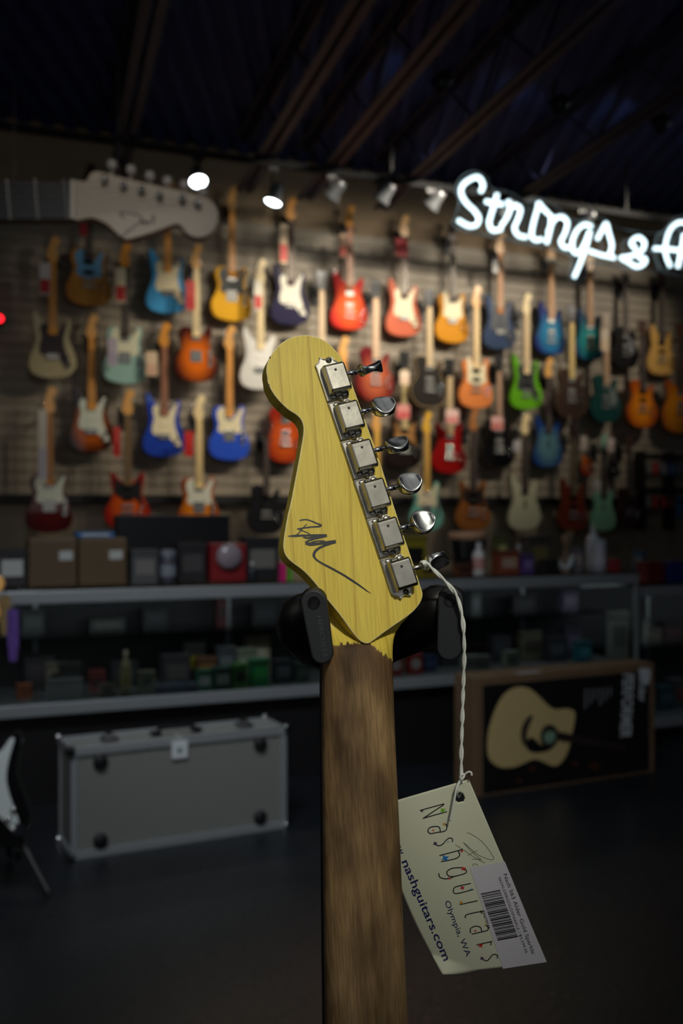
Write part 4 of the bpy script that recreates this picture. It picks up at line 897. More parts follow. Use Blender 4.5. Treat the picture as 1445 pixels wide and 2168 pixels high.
def yellow_nodes(n, nz, ramp, mix, tc):
    base = ramp(nz((55, 9, 20), 4), (.3, YD), (.7, YB))
    # fine annual-ring lines: bands in u bent slowly along v
    mp = n.nodes.new('ShaderNodeMapping'); mp.inputs['Scale'].default_value = (1, .10, 1); n.links.new(tc.outputs['Object'], mp.inputs[0])
    wv = n.nodes.new('ShaderNodeTexWave'); wv.wave_type = 'BANDS'; wv.bands_direction = 'X'; wv.wave_profile = 'SAW'
    wv.inputs['Scale'].default_value = 17; wv.inputs['Distortion'].default_value = 2.2; wv.inputs['Detail'].default_value = 1; wv.inputs['Detail Scale'].default_value = 1.3; wv.inputs['Detail Roughness'].default_value = .55
    n.links.new(mp.outputs[0], wv.inputs['Vector'])
    ln = n.nodes.new('ShaderNodeValToRGB'); e = ln.color_ramp
    e.elements[0].position = .86; e.elements[0].color = (1, 1, 1, 1); e.elements[1].position = .975; e.elements[1].color = (.60, .50, .40, 1)
    x = e.elements.new(1.0); x.color = (.9, .88, .8, 1)
    n.links.new(wv.outputs['Fac'], ln.inputs[0])
    c = mix(.6, base.outputs[0], ln.outputs[0], 'MULTIPLY')
    fl = ramp(nz((900, 40, 40), 2), (.35, (236, 236, 236)), (.65, (255, 255, 255)))
    return mix(1.0, c, fl.outputs[0], 'MULTIPLY')
m, n, b, tc, nz, ramp, mix = lacquer('aged_yellow_lacquer', None, None)
n.links.new(yellow_nodes(n, nz, ramp, mix, tc), b.inputs['Base Color'])
YEL = m
WORN = mat('worn_pale_edge', (226, 212, 150), .6, noise=.12, nscale=300)
hs = [z1(113,400),z1(122,470),z1(130,530),z1(160,600),z1(220,690),z1(330,800),z1(420,858),z1(468,910),z1(490,975),z1(490,1060),z1(470,1180),z1(440,1350),z1(402,1550),
      z2(270,0),z2(235,150),z2(208,300),z2(191,430),z2(194,500),z2(215,560),z2(270,622),z2(400,720),z2(520,850),z2(640,1010),z2(770,1170),z2(900,1350),z2(980,1435),
      z2(1050,1458),z2(1105,1428),z2(1250,1322),(859,1307),(878,1291),(891,1273),(894.5,1257),(890,1241),(869.6,1178),(839.7,1090),(811.4,1000),(801.6,970),(780,909),(758,848),(743.4,808),(727,765),
      (714,745.7),(698,729),(681,717.6),(664.6,712),(646,709),(627,711),(608.5,717.6),(592,729),(577,745.7),(567,764)]
hp = [uv(*p) for p in catmull(hs, 3)]
bm = bmesh.new(); prism(bm, hp, -.0135, 0)
hd = newobj('headstock', bm, [YEL, WORN], G0)
bevel(hd, .0006, 3, 1); hd['label'] = 'glossy aged yellow maple'
# neck: C-shaped loft, upper part hidden behind the headstock slab
def neckmat():
    m, n, b, tc, nz, ramp, mix = lacquer('worn_neck', None, None)
    yel = yellow_nodes(n, nz, ramp, mix, tc)
    br = ramp(nz((150, 9, 30), 5, .6), (.22, (120, 94, 60)), (.80, (182, 150, 104)))
    blot = ramp(nz((38, 16, 20), 3), (.30, (96, 84, 74)), (.62, (255, 255, 255)))
    fine = ramp(nz((1500, 60, 60), 3), (.3, (205, 200, 195)), (.6, (255, 255, 255)))
    brown = mix(1.0, mix(.9, br.outputs[0], blot.outputs[0], 'MULTIPLY'), fine.outputs[0], 'MULTIPLY')
    # ragged finish line
    sx = n.nodes.new('ShaderNodeSeparateXYZ'); n.links.new(tc.outputs['Object'], sx.inputs[0])
    def math_(op, a, c):
        x = n.nodes.new('ShaderNodeMath'); x.operation = op
        for i, v in enumerate((a, c)):
            if isinstance(v, (int, float)): x.inputs[i].default_value = v
            else: n.links.new(v, x.inputs[i])
        return x.outputs[0]
    vL = uv(735, 1362)[1]; uM = uv(775, 1365)[0]; vR = uv(825, 1392)[1]; uR = uv(825, 1392)[0]
    slope = (vR-vL)/(uR-uM)
    du = math_('MAXIMUM', math_('SUBTRACT', sx.outputs[0], uM), 0.0)
    line = math_('ADD', math_('MULTIPLY', du, slope), vL)
    rag = math_('MULTIPLY', math_('SUBTRACT', nz((420, 60, 60), 4, .75), .5), .013)
    d = math_('SUBTRACT', math_('ADD', sx.outputs[1], rag), line)
    f = math_('MULTIPLY', math_('ADD', d, .0002), 1600.0); f.node.use_clamp = True
    dk = math_('MULTIPLY', math_('ADD', d, .030), 33.0); dk.node.use_clamp = True   # grimy band just under the finish line
    dr = n.nodes.new('ShaderNodeValToRGB'); dr.color_ramp.elements[0].color = (1, 1, 1, 1); dr.color_ramp.elements[1].color = (.62, .54, .5, 1); n.links.new(dk, dr.inputs[0])
    brown2 = mix(1.0, brown, dr.outputs[0], 'MULTIPLY')
    n.links.new(mix(f, brown2, yel), b.inputs['Base Color'])
    rr = math_('SUBTRACT', .68, math_('MULTIPLY', f, .26)); n.links.new(rr, b.inputs['Roughness']); b.inputs['Coat Weight'].default_value = 0
    return m
rows = [(1285, 668, 872, .0135, -.013), (1305, 676, 866, .0130, -.012), (1322, 684, 850, .0125, -.0105), (1340, 689, 838, .0120, -.0075), (1355, 689, 832.5, .0115, -.0035), (1368, 687, 830, .0112, -.0010), (1385, 685, 829, .011, .0002),
        (1420, 684.5, 829.5, .0105, .0006), (1500, 683.5, 832, .0105, .0006), (1600, 684, 836, .0105, .0006), (1800, 686, 845, .0107, .0008), (2000, 688, 853, .011, .0010), (2168, 690, 861, .0112, .0012), (2420, 693, 872, .0115, .0015), (2700, 697, 884, .0118, .0018)]
bm = bmesh.new(); rings = []; NS_ = 24
FBZ = -.0135
for py, xl, xr, dep, crown in rows:
    ul = uv(xl, py, -.0115)[0]; ur, v = uv(xr, py, -.0115); c = (ul+ur)/2; hw = (ur-ul)/2
    ring = []
    for k in range(NS_+1):
        t = math.pi*k/NS_; cx_ = math.cos(t); sy = math.sin(t)
        ring.append(bm.verts.new((c-hw*math.copysign(abs(cx_)**.80, cx_), v, FBZ+(crown-FBZ)*sy**.72)))
    rings.append(ring)
for a, b_ in zip(rings, rings[1:]):
    for k in range(NS_): bm.faces.new((a[k], a[k+1], b_[k+1], b_[k]))
    bm.faces.new((a[NS_], a[0], b_[0], b_[NS_]))
bm.faces.new(rings[0]); bm.faces.new(rings[-1][::-1])
nk = newobj('neck', bm, neckmat(), G0, True); nk['label'] = 'worn grimy bare wood neck back'
# fretboard slab in front (away from the camera)
bm = bmesh.new(); pl = []
fb = [(1378, 684.5, 829.5), (1500, 683.5, 832), (1600, 684, 836), (1800, 686, 845), (2000, 688, 853), (2168, 690, 861), (2700, 697, 884)]
L = []; R = []
for py, xl, xr in fb:
    a = uv(xl, py, -.0115); b_ = uv(xr, py, -.0115); L.append((a[0]-.0002, a[1])); R.append((b_[0]+.0002, b_[1]))
prism(bm, L+R[::-1], FBZ-.0062, FBZ-.0001); bevel(newobj('fretboard', bm, mat('dark_rosewood', (26, 18, 15), .5), G0), .0006)
bm = bmesh.new(); top = L[0][1]
sc = .648
for k in range(1, 14):
    y = top-sc*(1-2**(-k/12))
    if y < uv(700, 2700)[1]: break
    f_ = (top-y)/(top-L[-1][1]); x0 = L[0][0]+(L[-1][0]-L[0][0])*f_; x1 = R[0][0]+(R[-1][0]-R[0][0])*f_
    box(bm, x0+.0006, x1-.0006, y-.0013, y+.0013, FBZ-.0074, FBZ-.0060)
newobj('frets', bm, fret_m, G0)
boxobj('nut', (L[0][0]+.0006, R[0][0]-.0006, top, top+.0035, FBZ-.009, FBZ-.0005), mat('bone_nut', (220, 214, 190), .4), G0, .0004)
# signature
bm = bmesh.new(); fs = lambda x, y: Vector((*uv(*z2(x, y)), .00012))
ink = mat('marker_ink', (18, 18, 16), .35)
SG = [([(355,205),(375,198),(420,194),(470,206),(530,232),(572,250),(555,264),(490,268),(420,276),(330,290)], [8,12,12,12,14,18,16,14,14,12]),
 ([(427,240),(400,268),(365,310),(330,345),(290,364)], [8,9,10,10,8]), ([(330,285),(385,308),(430,325),(458,345),(440,358),(395,352)], [12,10,9,10,12,10]),
 ([(235,362),(300,360),(380,356),(470,354),(560,352),(632,356)], [6,20,18,18,18,24]), ([(390,372),(440,382),(500,372),(560,362)], [12,18,16,12]),
 ([(632,356),(580,372),(500,392),(440,412),(415,428)], [22,18,16,16,20]), ([(415,432),(460,444),(540,440),(630,428),(725,418)], [22,30,24,26,30]),
 ([(470,428),(540,412),(612,415)], [14,12,14]),
 ([(722,422),(660,440),(600,462),(545,490),(510,525),(500,560),(520,595),(570,632),(660,680),(780,745),(880,808),(970,868),(1040,920),(1086,948)], [22,22,20,22,24,22,16,16,18,17,18,14,9,1])]
for k, (p, w_) in enumerate(SG):
    stroke(bm, p, [q*1.2 for q in w_], lambda x, y, k=k: Vector((*uv(*z2(x, y)), .00010+.00001*k)))
newobj('signature', bm, ink, G0)
# small chips in the finish
bm = bmesh.new()
for (x, y), s_ in ((z1(138, 565), 3.2), (z1(150, 275), 2.2), ):
    prism(bm, [uv(x+s_*.6*math.cos(a), y+s_*1.3*math.sin(a)) for a in [i*math.pi/4 for i in range(8)]], .00002, .0001)
newobj('finish_chip', bm, mat('chip_dark', (52, 38, 24), .7), G0)
# ---- tuning machines
def aged_nickel():
    m = mat('aged_nickel', (178, 174, 162), .27, 1, noise=.16, nscale=90, bump=.05)
    return m
NICKEL = aged_nickel()
PLATE = mat('nickel_plate', (168, 164, 154), .30, 1, noise=.18, nscale=120)
BTN = mat('polished_button', (215, 215, 212), .24, 1, noise=.10, nscale=160)
holes = [z1(818,398), z1(953,790), z1(1087,1190), z1(1219,1590), z3(487,683), z3(659,1200)]
hu = [Vector(uv(*p, .0092)) for p in holes]
AX = (hu[5]-hu[0]).normalized(); BXX = Vector((-AX.y, AX.x))
if BXX.x < 0: BXX = -BXX
def ab(c, a, b_): return c+AX*a+BXX*b_
angles = [70, 30, 48, 26, 15, -62]
recess_dark = mat('hole_dark', (8, 7, 6), .6)  # near-black stands in for the dark inside oil holes and screw slots
for i, h in enumerate(hu):
    c = h+AX*.0040
    # housing: stamped cover with bevelled long edges
    bm = bmesh.new()
    prof = [(-.0064, .0010), (-.0063, .0086), (-.0053, .0094), (.0060, .0094), (.0070, .0085), (.0071, .0010)]
    a0, a1 = -.0086, .0089
    def P3(a, b_, z): q = ab(c, a, b_); return (q.x, q.y, z)
    va = []; 
    for a, ins in ((a0, .0016), (a0+.0014, 0), (a1-.0014, 0), (a1, .0016)):
        va.append([bm.verts.new(P3(a, b_, z-(ins if z > .005 else 0))) for b_, z in prof])
    for p_, q_ in zip(va, va[1:]):
        for k in range(5): bm.faces.new((p_[k], p_[k+1], q_[k+1], q_[k]))
        bm.faces.new((p_[5], p_[0], q_[0], q_[5]))
    bm.faces.new(va[0]); bm.faces.new(va[-1][::-1])
    t = newobj('tuning_machine', bm, NICKEL, G0); bevel(t, .0003, 2)
    # engraved ridges near the top edge
    bm = bmesh.new()
    for k in range(3):
        a = a0+.0026+k*.0005; q = [P3(a, -.0052, .0094), P3(a+.00025, -.0052, .0094), P3(a+.00025, .0058, .0094), P3(a, .0058, .0094)]
        lo = [bm.verts.new(x) for x in q]; hi = [bm.verts.new((x[0], x[1], x[2]+.00012)) for x in q]
        bm.faces.new(hi)
        for j in range(4): bm.faces.new((lo[j], lo[(j+1) % 4], hi[(j+1) % 4], hi[j]))
    newobj('ridge', bm, PLATE, t)
    # base plate
    if i == 0:
        pl = [(12.2,-8.4),(12.2,-2.2),(11.3,-1.6),(10.8,0),(11.3,1.6),(12.2,2.2),(12.2,5.4),(10.5,6.4),(-8,6.4),(-10,6.2),(-11.6,5.6),(-12.6,4.4),(-15.4,3.2),(-14.4,1.4),(-14.3,-.8),(-14.9,-2.6),(-16.3,-4.2),(-13.9,-5.6),(-12.8,-7.2),(-11.8,-8.6),(-10,-8.4)]
    elif i == 5:
        pl = [(-12.2,-8.4),(-12.2,-2.2),(-11.3,-1.6),(-10.8,0),(-11.3,1.6),(-12.2,2.2),(-12.2,5.4),(-10.5,6.4),(8.6,6.6),(9.6,5.2),(10.4,4.4),(12,3.6),(13.8,2.9),(13,1.2),(12.3,-.4),(12.3,-2),(14,-3.9),(12.0,-5.3),(11.2,-6.7),(10.2,-8.2),(8.4,-8.6)]
    else:
        pl = [(-12.2,-8.6),(-12.2,-2.2),(-11.3,-1.6),(-10.8,0),(-11.3,1.6),(-12.2,2.2),(-12.2,5.0),(-10.5,6.2),(10.5,6.2),(12.2,5.0),(12.2,2.2),(11.3,1.6),(10.8,0),(11.3,-1.6),(12.2,-2.2),(12.2,-8.6)]
    q = [ab(c, a*.001, b_*.001) for a, b_ in pl]
    bp = prismobj('base_plate', [(x.x, x.y) for x in q], .0001, .0013, PLATE, t); bevel(bp, .0004, 2)
    # raised rim around the plate
    bm = bmesh.new(); ins = []
    cen = sum((Vector((x.x, x.y)) for x in q), Vector((0, 0)))/len(q)
    rim = [(x.x+(cen.x-x.x)*.05, x.y+(cen.y-x.y)*.05) for x in q]
    tube(bm, [(x, y, .0014) for x, y in rim+[rim[0]]], .00042, 6, False)
    newobj('plate_rim', bm, PLATE, t, True)
    # embossed end humps beside the screws
    bm = bmesh.new()
    for sg in (-1, 1):
        if (i == 0 and sg < 0) or (i == 5 and sg > 0): continue
        for bb in (-.0036, .0038):
            qq = ab(c, sg*.0098, bb); bmesh.ops.create_uvsphere(bm, u_segments=12, v_segments=8, radius=1, matrix=Matrix.Translation((qq.x, qq.y, .0013)) @ Matrix.Rotation(math.atan2(BXX.y, BXX.x), 4, 'Z') @ Matrix.Diagonal((.0024, .0013, .0008, 1)))
    newobj('embossed_hump', bm, PLATE, t, True)
    # oil hole
    bm = bmesh.new(); lathe(bm, [(.00085, .0093), (.00085, .00945), (.0002, .00946)], 16, 'z', (h.x, h.y, 0)); newobj('oil_hole', bm, recess_dark, t)
    # shaft
    bm = bmesh.new(); s0 = ab(c, -.0012, .0052); s1 = ab(c, -.0012, .0170); zs = .0046
    sdir = Vector((BXX.x, BXX.y, 0))
    tube(bm, [(s0.x, s0.y, zs), (s1.x, s1.y, zs)], .00155, 14)
    tube(bm, [(s0.x, s0.y, zs), ((s0+BXX*.0016).x, (s0+BXX*.0016).y, zs)], .0021, 14)
    newobj('shaft', bm, CHROME if i < 5 else NICKEL, t, True)
    # button: dished oval key
    bm = bmesh.new(); NR = 28; secs = [(0,.0,.0),(0,3.0,2.6),(.6,4.0,3.1),(1.6,5.4,3.0),(3,6.5,2.5),(5,7.1,2.0),(7,7.2,1.9),(9,6.7,2.1),(11,5.7,2.6),(12.6,4.2,3.1),(13.6,2.9,3.2),(14.2,1.6,2.6),(14.4,0,0)]
    ang = math.radians(angles[i]); e_t = Vector((AX.x, AX.y, 0)); e_n = Vector((0, 0, 1))
    tdir = e_t*math.cos(ang)+e_n*math.sin(ang); ndir = -e_t*math.sin(ang)+e_n*math.cos(ang)
    base = Vector((s1.x, s1.y, zs)) - sdir*.0004
    rg = []
    for s_, T_, h_ in secs:
        row = []
        for k in range(NR):
            a = 2*math.pi*k/NR; ct, st_ = math.cos(a), math.sin(a)
            x = math.copysign(abs(ct)**.75, ct)*T_*1.08; 
            hh = h_*(.62+.38*(abs(x)/(T_ or 1))**2.2) if T_ > 4 else h_
            y = math.copysign(abs(st_)**.55, st_)*hh*1.3
            row.append(bm.verts.new(base+sdir*(s_*.001)+tdir*(x*.001)+ndir*(y*.001)))
        rg.append(row)
    for p_, q_ in zip(rg, rg[1:]):
        for k in range(NR): bm.faces.new((p_[k], p_[(k+1) % NR], q_[(k+1) % NR], q_[k]))
    bmesh.ops.remove_doubles(bm, verts=bm.verts, dist=1e-6)
    bt = newobj('tuner_button', bm, BTN, t, True); sbs = bt.modifiers.new('s', 'SUBSURF'); sbs.levels = 1; sbs.render_levels = 1
    # string post on the front
    bm = bmesh.new(); pc = ab(c, -.0005, -.0005); lathe(bm, [(.0045, -.0137), (.0045, -.0150), (.0031, -.0152), (.0031, -.030), (.0025, -.031)][::-1], 16, 'z', (pc.x, pc.y, 0)); newobj('string_post', bm, CHROME, t, True)
    x1_ = L[0][0]+.0035+(R[0][0]-L[0][0]-.007)*(5-i)/5; fr_ = (x1_-L[0][0])/(R[0][0]-L[0][0]); x2_ = L[-1][0]+(R[-1][0]-L[-1][0])*fr_
    bm = bmesh.new(); tube(bm, [(pc.x, pc.y, -.027), (x1_, top+.0015, FBZ-.0093), (x2_, L[-1][1], FBZ-.0112)], .0003+.00006*(5-i if False else i), 6); newobj('string', bm, CHROME, G0)
    if i == 5: SHAFT6 = (s1-BXX*.0012, zs)
for x, y in [z1(750, 297), z1(877, 683), z1(1010, 1075), z1(1140, 1472), z3(388, 528), z3(553, 1025), z3(722, 1527)]:
    p = uv(x, y, .002); bm = bmesh.new()
    lathe(bm, [(.0019, .0008), (.0019, .0018), (.0014, .0026), (.0003, .0029)], 18, 'z', (p[0], p[1], 0)); sc_ = newobj('screw', bm, NICKEL, G0, True)
    bm = bmesh.new()
    for a in (0.5, 0.5+math.pi/2):
        d = Vector((math.cos(a), math.sin(a)))*.0011; w_ = Vector((-d.y, d.x))*.22
        q = [Vector(p)+s1_*d+s2_*w_ for s1_, s2_ in ((-1, -1), (1, -1), (1, 1), (-1, 1))]
        prism(bm, [(v.x, v.y) for v in q], .0026, .00298)
    newobj('cross_slot', bm, recess_dark, sc_)

# ------------------------------------------------------------------ stand holding the guitar
rub = mat('stand_rubber', (34, 36, 40), .5, noise=.05, nscale=200); arm_m = mat('stand_black', (11, 11, 12), .45)
SO = at(752, 1380, .66)
r = root('guitar_stand', (SO.x, SO.y, 0)); tag(r, 'black guitar stand whose two rubber catches hold the yellow headstock', 'stand')
def wl(v): return r.matrix_world.inverted() @ Vector(v)
def pad(px0, py0, px1, py1, r0, r1, Z, yaw, name, txt=None):
    PP = Plane(at((px0+px1)/2, (py0+py1)/2, Z), (math.cos(yaw), math.sin(yaw), 0), UP, (math.sin(yaw), -math.cos(yaw), 0))
    a = Vector(PP.loc(px0, py0)[:2]); b_ = Vector(PP.loc(px1, py1)[:2]); k = Z/F; r0 *= k; r1 *= k
    d = (b_-a).normalized(); nn = Vector((-d.y, d.x)); pts = []
    th = math.atan2(nn.y, nn.x)
    for i in range(13): t_ = th+math.pi*i/12; pts.append(a+Vector((math.cos(t_), math.sin(t_)))*r0)
    for i in range(13): t_ = th+math.pi+math.pi*i/12; pts.append(b_+Vector((math.cos(t_), math.sin(t_)))*r1)
    M = Matrix((PP.e1, PP.e2, PP.N)).transposed().to_4x4(); M.translation = PP.O
    M = r.matrix_world.inverted() @ M
    o = prismobj(name, [(p.x, p.y) for p in pts], -.011, 0, rub, r); o.matrix_local = M; bevel(o, .0012, 3)
    o2 = prismobj('pad_rim', [((p-(a+b_)/2).x*1.04+((a+b_)/2).x, (p-(a+b_)/2).y*1.03+((a+b_)/2).y) for p in pts], -.014, -.0045, arm_m, o); bevel(o2, .002, 2)
    bm = bmesh.new(); rr = 13.5*k; lathe(bm, [(rr, 0), (rr, .0005), (rr*.93, .0005), (rr*.92, -.0002), (rr*.2, -.0003)], 28, 'z', (a.x, a.y, 0)); newobj('round_cap', bm, mat('cap_black', (15, 15, 16), .4), o)
    if txt:
        bm = bmesh.new(); text_on(bm, txt, (670.5, 1305), (684.5, 1391), 9.5, lambda x, y: Vector((*PP.loc(x, y)[:2], .0002)), .0)
        newobj('raised_lettering', bm, mat('letter_gloss', (70, 72, 78), .3), o)
    return PP.O, M, a
pad(664, 1276, 681.5, 1383, 28, 23.5, .553, .02, 'rubber_catch', 'HERCULES')
pad(953, 1271, 950, 1373, 27, 26, .590, -.16, 'rubber_catch')
bm = bmesh.new(); tube(bm, [wl(p) for p in [at(765, 1400, .650), at(812, 1362, .648), at(868, 1330, .635), at(905, 1302, .618), at(935, 1280, .606), at(950, 1273, .600)]], [.012, .014, .0165, .0165, .0135, .009], 16); newobj('foam_arm', bm, arm_m, r, True)
bm = bmesh.new(); tube(bm, [wl(p) for p in [at(755, 1402, .650), at(712, 1382, .645), at(665, 1355, .625), at(640, 1325, .60), at(640, 1300, .580), at(660, 1280, .566)]], [.012, .014, .0165, .0165, .0125, .008], 16); newobj('foam_arm', bm, arm_m, r, True)
bm = bmesh.new(); tube(bm, [wl(at(760, 1440, .655)), wl(at(760, 1370, .655))], .017, 18); newobj('yoke_hub', bm, arm_m, r, True)
base = Vector((at(760, 1400, .655).x, .655, 0)); bz = at(760, 1440, .655).z
bm = bmesh.new(); tube(bm, [wl((base.x, .655, bz)), wl((base.x, .70, .45))], .010, 14); newobj('pole', bm, arm_m, r, True)
for a in (90, 210, 330):
    t = math.radians(a); bm = bmesh.new(); tube(bm, [wl((base.x, .70, .46)), wl((base.x+.33*math.cos(t), .70+.33*math.sin(t), .012))], .009, 10); newobj('leg', bm, arm_m, r, True)

# ------------------------------------------------------------------ paper hang tag on its string
TZ = .602
TP = Plane(at(975, 1688, TZ), (1, 0, 0), UP, (0, -1, 0))
TG = root('hang_tag', TP.O, TP.e1, TP.e2, TP.N); tag(TG, 'large cream paper hang tag with lettering and barcode sticker on a white string', 'tag')
def tz(px, py):
    # distance (px) to the left of the right-hand edge, curling away beyond the middle
    ex, ey = 165/421, 387/421; q = (px-992)*(-ey)+(py-1650)*ex
    a = max(0, q-95)/100
    z = -.006*a*a
    fold = max(0, (px-912)*(-.30)+(py-2020)*.95-.0)  # lower-left corner lifts
    if fold > 0 and px < 1000: z += .00020*fold*max(0, min(1, (1000-px)/60))
    return z
def tg(px, py, off=0):
    z = tz(px, py)+off; p = TP.loc(px, py, z); return Vector((p[0], p[1], z))
TL, TRc, BR, BL = (800, 1706), (992, 1650), (1157, 2037), (936, 2063)
bm = bmesh.new(); NX, NY = 60, 100; gv = []
hc = (972.5, 1688)
for j in range(NY+1):
    row = []
    for i in range(NX+1):
        s_, t_ = i/NX, j/NY
        x = (TL[0]*(1-s_)+TRc[0]*s_)*(1-t_)+(BL[0]*(1-s_)+BR[0]*s_)*t_; y = (TL[1]*(1-s_)+TRc[1]*s_)*(1-t_)+(BL[1]*(1-s_)+BR[1]*s_)*t_
        bulge = 18*math.sin(math.pi*min(1, t_*1.0))*(1-s_)**2; x -= bulge*.92; y += bulge*.35
        if t_ > .999 and s_ < .35: y += 3*math.sin(math.pi*s_/.35)
        row.append([x, y])
    gv.append(row)
# open the punched hole
keep = lambda q: all((v[0]-hc[0])**2+(v[1]-hc[1])**2 > 7.5**2 for v in q)
for row in gv:
    for v in row:
        d = math.hypot(v[0]-hc[0], v[1]-hc[1])
        if 7.5 < d < 10.8: v[0] = hc[0]+(v[0]-hc[0])*10/d; v[1] = hc[1]+(v[1]-hc[1])*10/d
        elif d <= 7.5: pass
bv = [[bm.verts.new(tg(*v)) for v in row] for row in gv]
for j in range(NY):
    for i in range(NX):
        q = [gv[j][i], gv[j][i+1], gv[j+1][i+1], gv[j+1][i]]
        if keep(q): bm.faces.new((bv[j][i], bv[j][i+1], bv[j+1][i+1], bv[j+1][i]))
bmesh.ops.delete(bm, geom=[v for v in bm.verts if not v.link_faces], context='VERTS')
card = newobj('card', bm, mat('cream_card', (214, 216, 190), .6), TG, True)
so = card.modifiers.new('thick', 'SOLIDIFY'); so.thickness = .0004; so.offset = -1
def tt(x, y): return (820+x/4.014, 1620+y/4.014)
def quad_strip(bm, pts4, off, nx=10, ny=20):
    a, b_, c, d = pts4; g = []
    for j in range(ny+1):
        g.append([bm.verts.new(tg(*[(a[k]*(1-i/nx)+b_[k]*i/nx)*(1-j/ny)+(d[k]*(1-i/nx)+c[k]*i/nx)*j/ny for k in (0, 1)], off)) for i in range(nx+1)])
    for j in range(ny):
        for i in range(nx): bm.faces.new((g[j][i], g[j][i+1], g[j+1][i+1], g[j+1][i]))
bm = bmesh.new(); quad_strip(bm, [(994, 1838), (1068, 1824), (1156, 2037), (1064, 2051)], .00022); st = newobj('barcode_sticker', bm, mat('sticker_lilac', (206, 203, 210), .6), TG)
st['label'] = 'pale lilac barcode sticker'
black_ink = mat('print_black_ink', (16, 17, 22), .5)
bm = bmesh.new(); rnd = random.Random(3)
A0, A1, B0, B1 = tt(790, 1092), tt(955, 1058), tt(937, 1492), tt(1108, 1460)
pat = '1101001100101000110100110111011001100100101101110011010011011100101100111011001011010011011101100100110111'
nb = len(pat)
for i, ch in enumerate(pat):
    if ch == '1':
        f0, f1 = i/nb, (i+1.02)/nb
        L_ = lambda P, Q, f: (P[0]+(Q[0]-P[0])*f, P[1]+(Q[1]-P[1])*f)
        q = [L_(A0, B0, f0), L_(A1, B1, f0), L_(A1, B1, f1), L_(A0, B0, f1)]
        bm.faces.new([bm.verts.new(tg(*p, .00032)) for p in q])
newobj('barcode', bm, black_ink, st)
bm = bmesh.new()
text_on(bm, 'Nash S63 Alder Gold Sparkle', tt(983, 930), tt(1225, 1608), 8.0, lambda x, y: tg(x, y, .00032))
text_on(bm, 'S63ALDERGOLDSPARKLE / $3,244.56', tt(940, 955), tt(1172, 1600), 5.6, lambda x, y: tg(x, y, .00032))
text_on(bm, '05673545', tt(803, 1240), tt(853, 1392), 5.2, lambda x, y: tg(x, y, .00032))
newobj('sticker_lettering', bm, black_ink, st)
bm = bmesh.new()
ft = lambda x, y: tg(*tt(x, y), .00018)
for sp in [[(275,385),(378,356),(480,328)],[(480,334),(392,392),(303,452)],[(300,452),(402,423),(505,395)],
 [(473,495),(498,505),(503,540),(480,562),(420,572),(360,583)],[(448,566),(440,528),(405,520),(356,532),(343,562),(362,582)],
 [(550,652),(550,625),(522,620),(496,640),(472,668),(435,685),(398,666)],
 [(440,768),(540,742),(640,715)],[(600,728),(612,765),(575,795),(455,820)],
 [(663,885),(625,871),(545,878),(505,905),(515,938),(560,946),(665,916),(663,885)],[(565,945),(535,960),(485,966),(442,950),(436,918)],
 [(708,1005),(600,1028),(563,1048),(578,1092),(730,1055)],[(765,1152),(690,1168),(615,1185)],[(820,1238),(700,1262),(662,1278),(662,1300)],[(790,1236),(800,1262)],
 [(828,1360),(852,1372),(852,1400),(820,1412),(715,1436)],[(800,1415),(790,1380),(750,1368),(705,1388),(705,1428)],
 [(890,1497),(755,1528)],[(872,1500),(880,1518),(872,1530)],[(935,1640),(928,1612),(895,1610),(868,1640),(845,1662),(802,1648)]]:
    stroke(bm, sp, 8.5, ft, 4)
newobj('large_lettering', bm, black_ink, TG)
stars = {'purple': (70, 30, 80), 'green': (110, 180, 30), 'gold': (214, 150, 20), 'red': (210, 40, 30), 'sky': (90, 170, 210), 'blue': (30, 120, 200), 'crimson': (190, 20, 60)}
sts = [(292,390,'purple',15),(470,383,'green',30),(480,502,'gold',17),(388,553,'red',12),(405,666,'purple',24),(514,650,'sky',10),(630,730,'red',17),(490,790,'blue',38),(645,880,'red',26),(525,962,'red',16),(635,1042,'crimson',24),(712,1052,'sky',11),(625,1168,'gold',22),(830,1360,'gold',13),(745,1408,'red',14),(790,1532,'red',27),(802,1642,'purple',22),(925,1638,'sky',10)]
for x, y, c, s_ in sts:
    bm = bmesh.new(); pts = []
    for k in range(8):
        a = k*math.pi/4+math.pi/4+.25; rr = s_ if k % 2 == 0 else s_*.42; pts.append((x+rr*math.cos(a), y+rr*.85*math.sin(a)))
    bm.faces.new([bm.verts.new(tg(*tt(*p), .00024)) for p in pts])
    newobj('printed_star', bm, mat('star_'+c, stars[c], .5), TG)
navy = mat('print_navy', (22, 34, 92), .5)
bm = bmesh.new()
text_on(bm, 'nashguitars.com', tt(118, 822), tt(478, 1668), 17, lambda x, y: tg(x, y, .00018), .01)
text_on(bm, 'www.', tt(20, 585), tt(100, 780), 17, lambda x, y: tg(x, y, .00018), .01)
text_on(bm, 'Olympia, WA', tt(483, 1162), tt(668, 1630), 12, lambda x, y: tg(x, y, .00018))
newobj('address_lettering', bm, navy, TG)
bm = bmesh.new()
for sp in [[(675,572),(720,592),(790,640),(850,705),(900,785),(895,802),(860,800),(770,762),(700,705),(642,655)],[(642,655),(700,720),(760,775),(800,808)],[(575,676),(660,730),(740,785),(828,832)],[(678,768),(720,745),(766,722)],[(715,800),(745,797),(790,803)],[(770,853),(745,838),(722,845),(735,860)]]:
    stroke(bm, sp, 3.0, ft, 4)
newobj('pen_signature', bm, mat('pen_ink', (50, 48, 44), .5), TG)
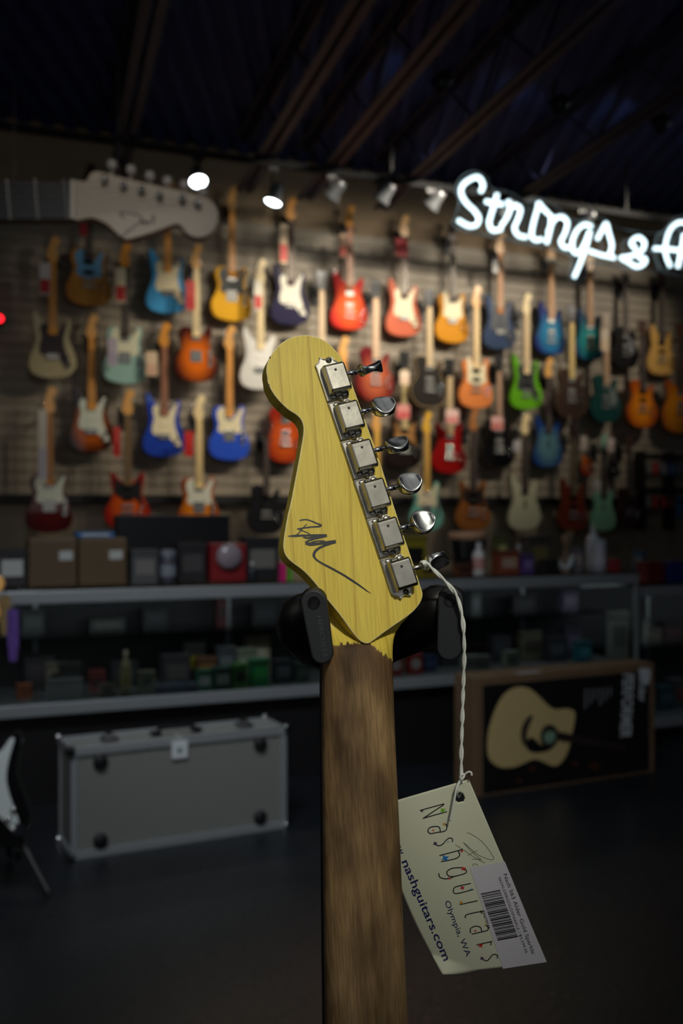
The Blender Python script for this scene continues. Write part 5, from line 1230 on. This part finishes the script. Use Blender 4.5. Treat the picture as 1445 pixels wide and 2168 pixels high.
# string: two twisted strands from the lowest tuner shaft to the punched hole
cot = mat('cotton_string', (226, 228, 220), .85, noise=.08, nscale=900)
sp6, zs6 = SHAFT6; kp = G0.matrix_world @ Vector((sp6.x, sp6.y, zs6))
Mi = TG.matrix_world.inverted()
path = [kp+Vector((.0010, -.0022, -.001))] + [at(px, py, Z) for px, py, Z in [(905,1196,.5805),(930,1219,.582),(951,1241,.584),(967,1264,.585),(977,1300,.585),(981,1340,.586),(982,1390,.590),(980,1450,.595),(978,1520,.598),(976,1590,.5995),(976,1640,.600)]]
P = catmull([tuple(p) for p in path], 22, False)
for ph in (0, math.pi):
    bm = bmesh.new(); pts = []; acc = 0
    for i, p in enumerate(P):
        p = Vector(p); t_ = (Vector(P[min(i+1, len(P)-1)])-Vector(P[max(i-1, 0)])).normalized()
        if i: acc += (p-Vector(P[i-1])).length
        x = t_.cross(Vector((0, 1, 0))).normalized(); y = t_.cross(x)
        a = acc/.0115*2*math.pi*.5+ph; fl_ = .00052+.00014*math.sin(acc*310)
        pts.append(Mi @ (p+x*math.cos(a)*fl_*1.15+y*math.sin(a)*fl_))
    tube(bm, pts, .00074, 8); newobj('string_strand', bm, cot, TG, True)
bm = bmesh.new(); ax = (G0.matrix_world.to_3x3() @ Vector((BXX.x, BXX.y, 0))).normalized(); u1 = ax.orthogonal().normalized(); u2 = ax.cross(u1); pts = []
for k in range(61):
    a = k/60*2*math.pi*2.6; pts.append(Mi @ (kp-ax*.0014+ax*(.0034*k/60)+(u1*math.cos(a)+u2*math.sin(a))*.0023))
tube(bm, pts, .0008, 8); newobj('string_wrap', bm, cot, TG, True)
def sline(pts, rad=.0007, nm='string_loop'):
    bm = bmesh.new(); tube(bm, [Mi @ Vector(q) for q in catmull([tuple(at(*p)) for p in pts], 6, False)], rad, 8); newobj(nm, bm, cot, TG, True)
sline([(976,1636,.600),(978,1645,.599),(975,1652,.5985),(979,1648,.5975),(982,1641,.598),(976,1640,.5975),(974,1648,.598),(978,1652,.599)], .0008, 'knot')
sline([(980,1643,.599),(986,1637,.598),(992,1634,.5975),(997,1636,.597),(998,1642,.597)], .0006, 'loose_end')
sline([(976,1648,.599),(971,1660,.598),(968,1672,.598),(968,1682,.600),(970,1688,.606),(974,1684,.607),(977,1672,.606),(978,1655,.601)], .00045)
sline([(974,1650,.599),(966,1668,.5975),(962,1690,.5970),(958,1712,.5970),(952.5,1738,.5972)], .00062, 'loose_end')
for o in bpy.data.objects:
    if o.parent is None and o.get('label') and not (4 <= len(o['label'].split()) <= 16): print('LABEL LEN', len(o['label'].split()), o['label'])
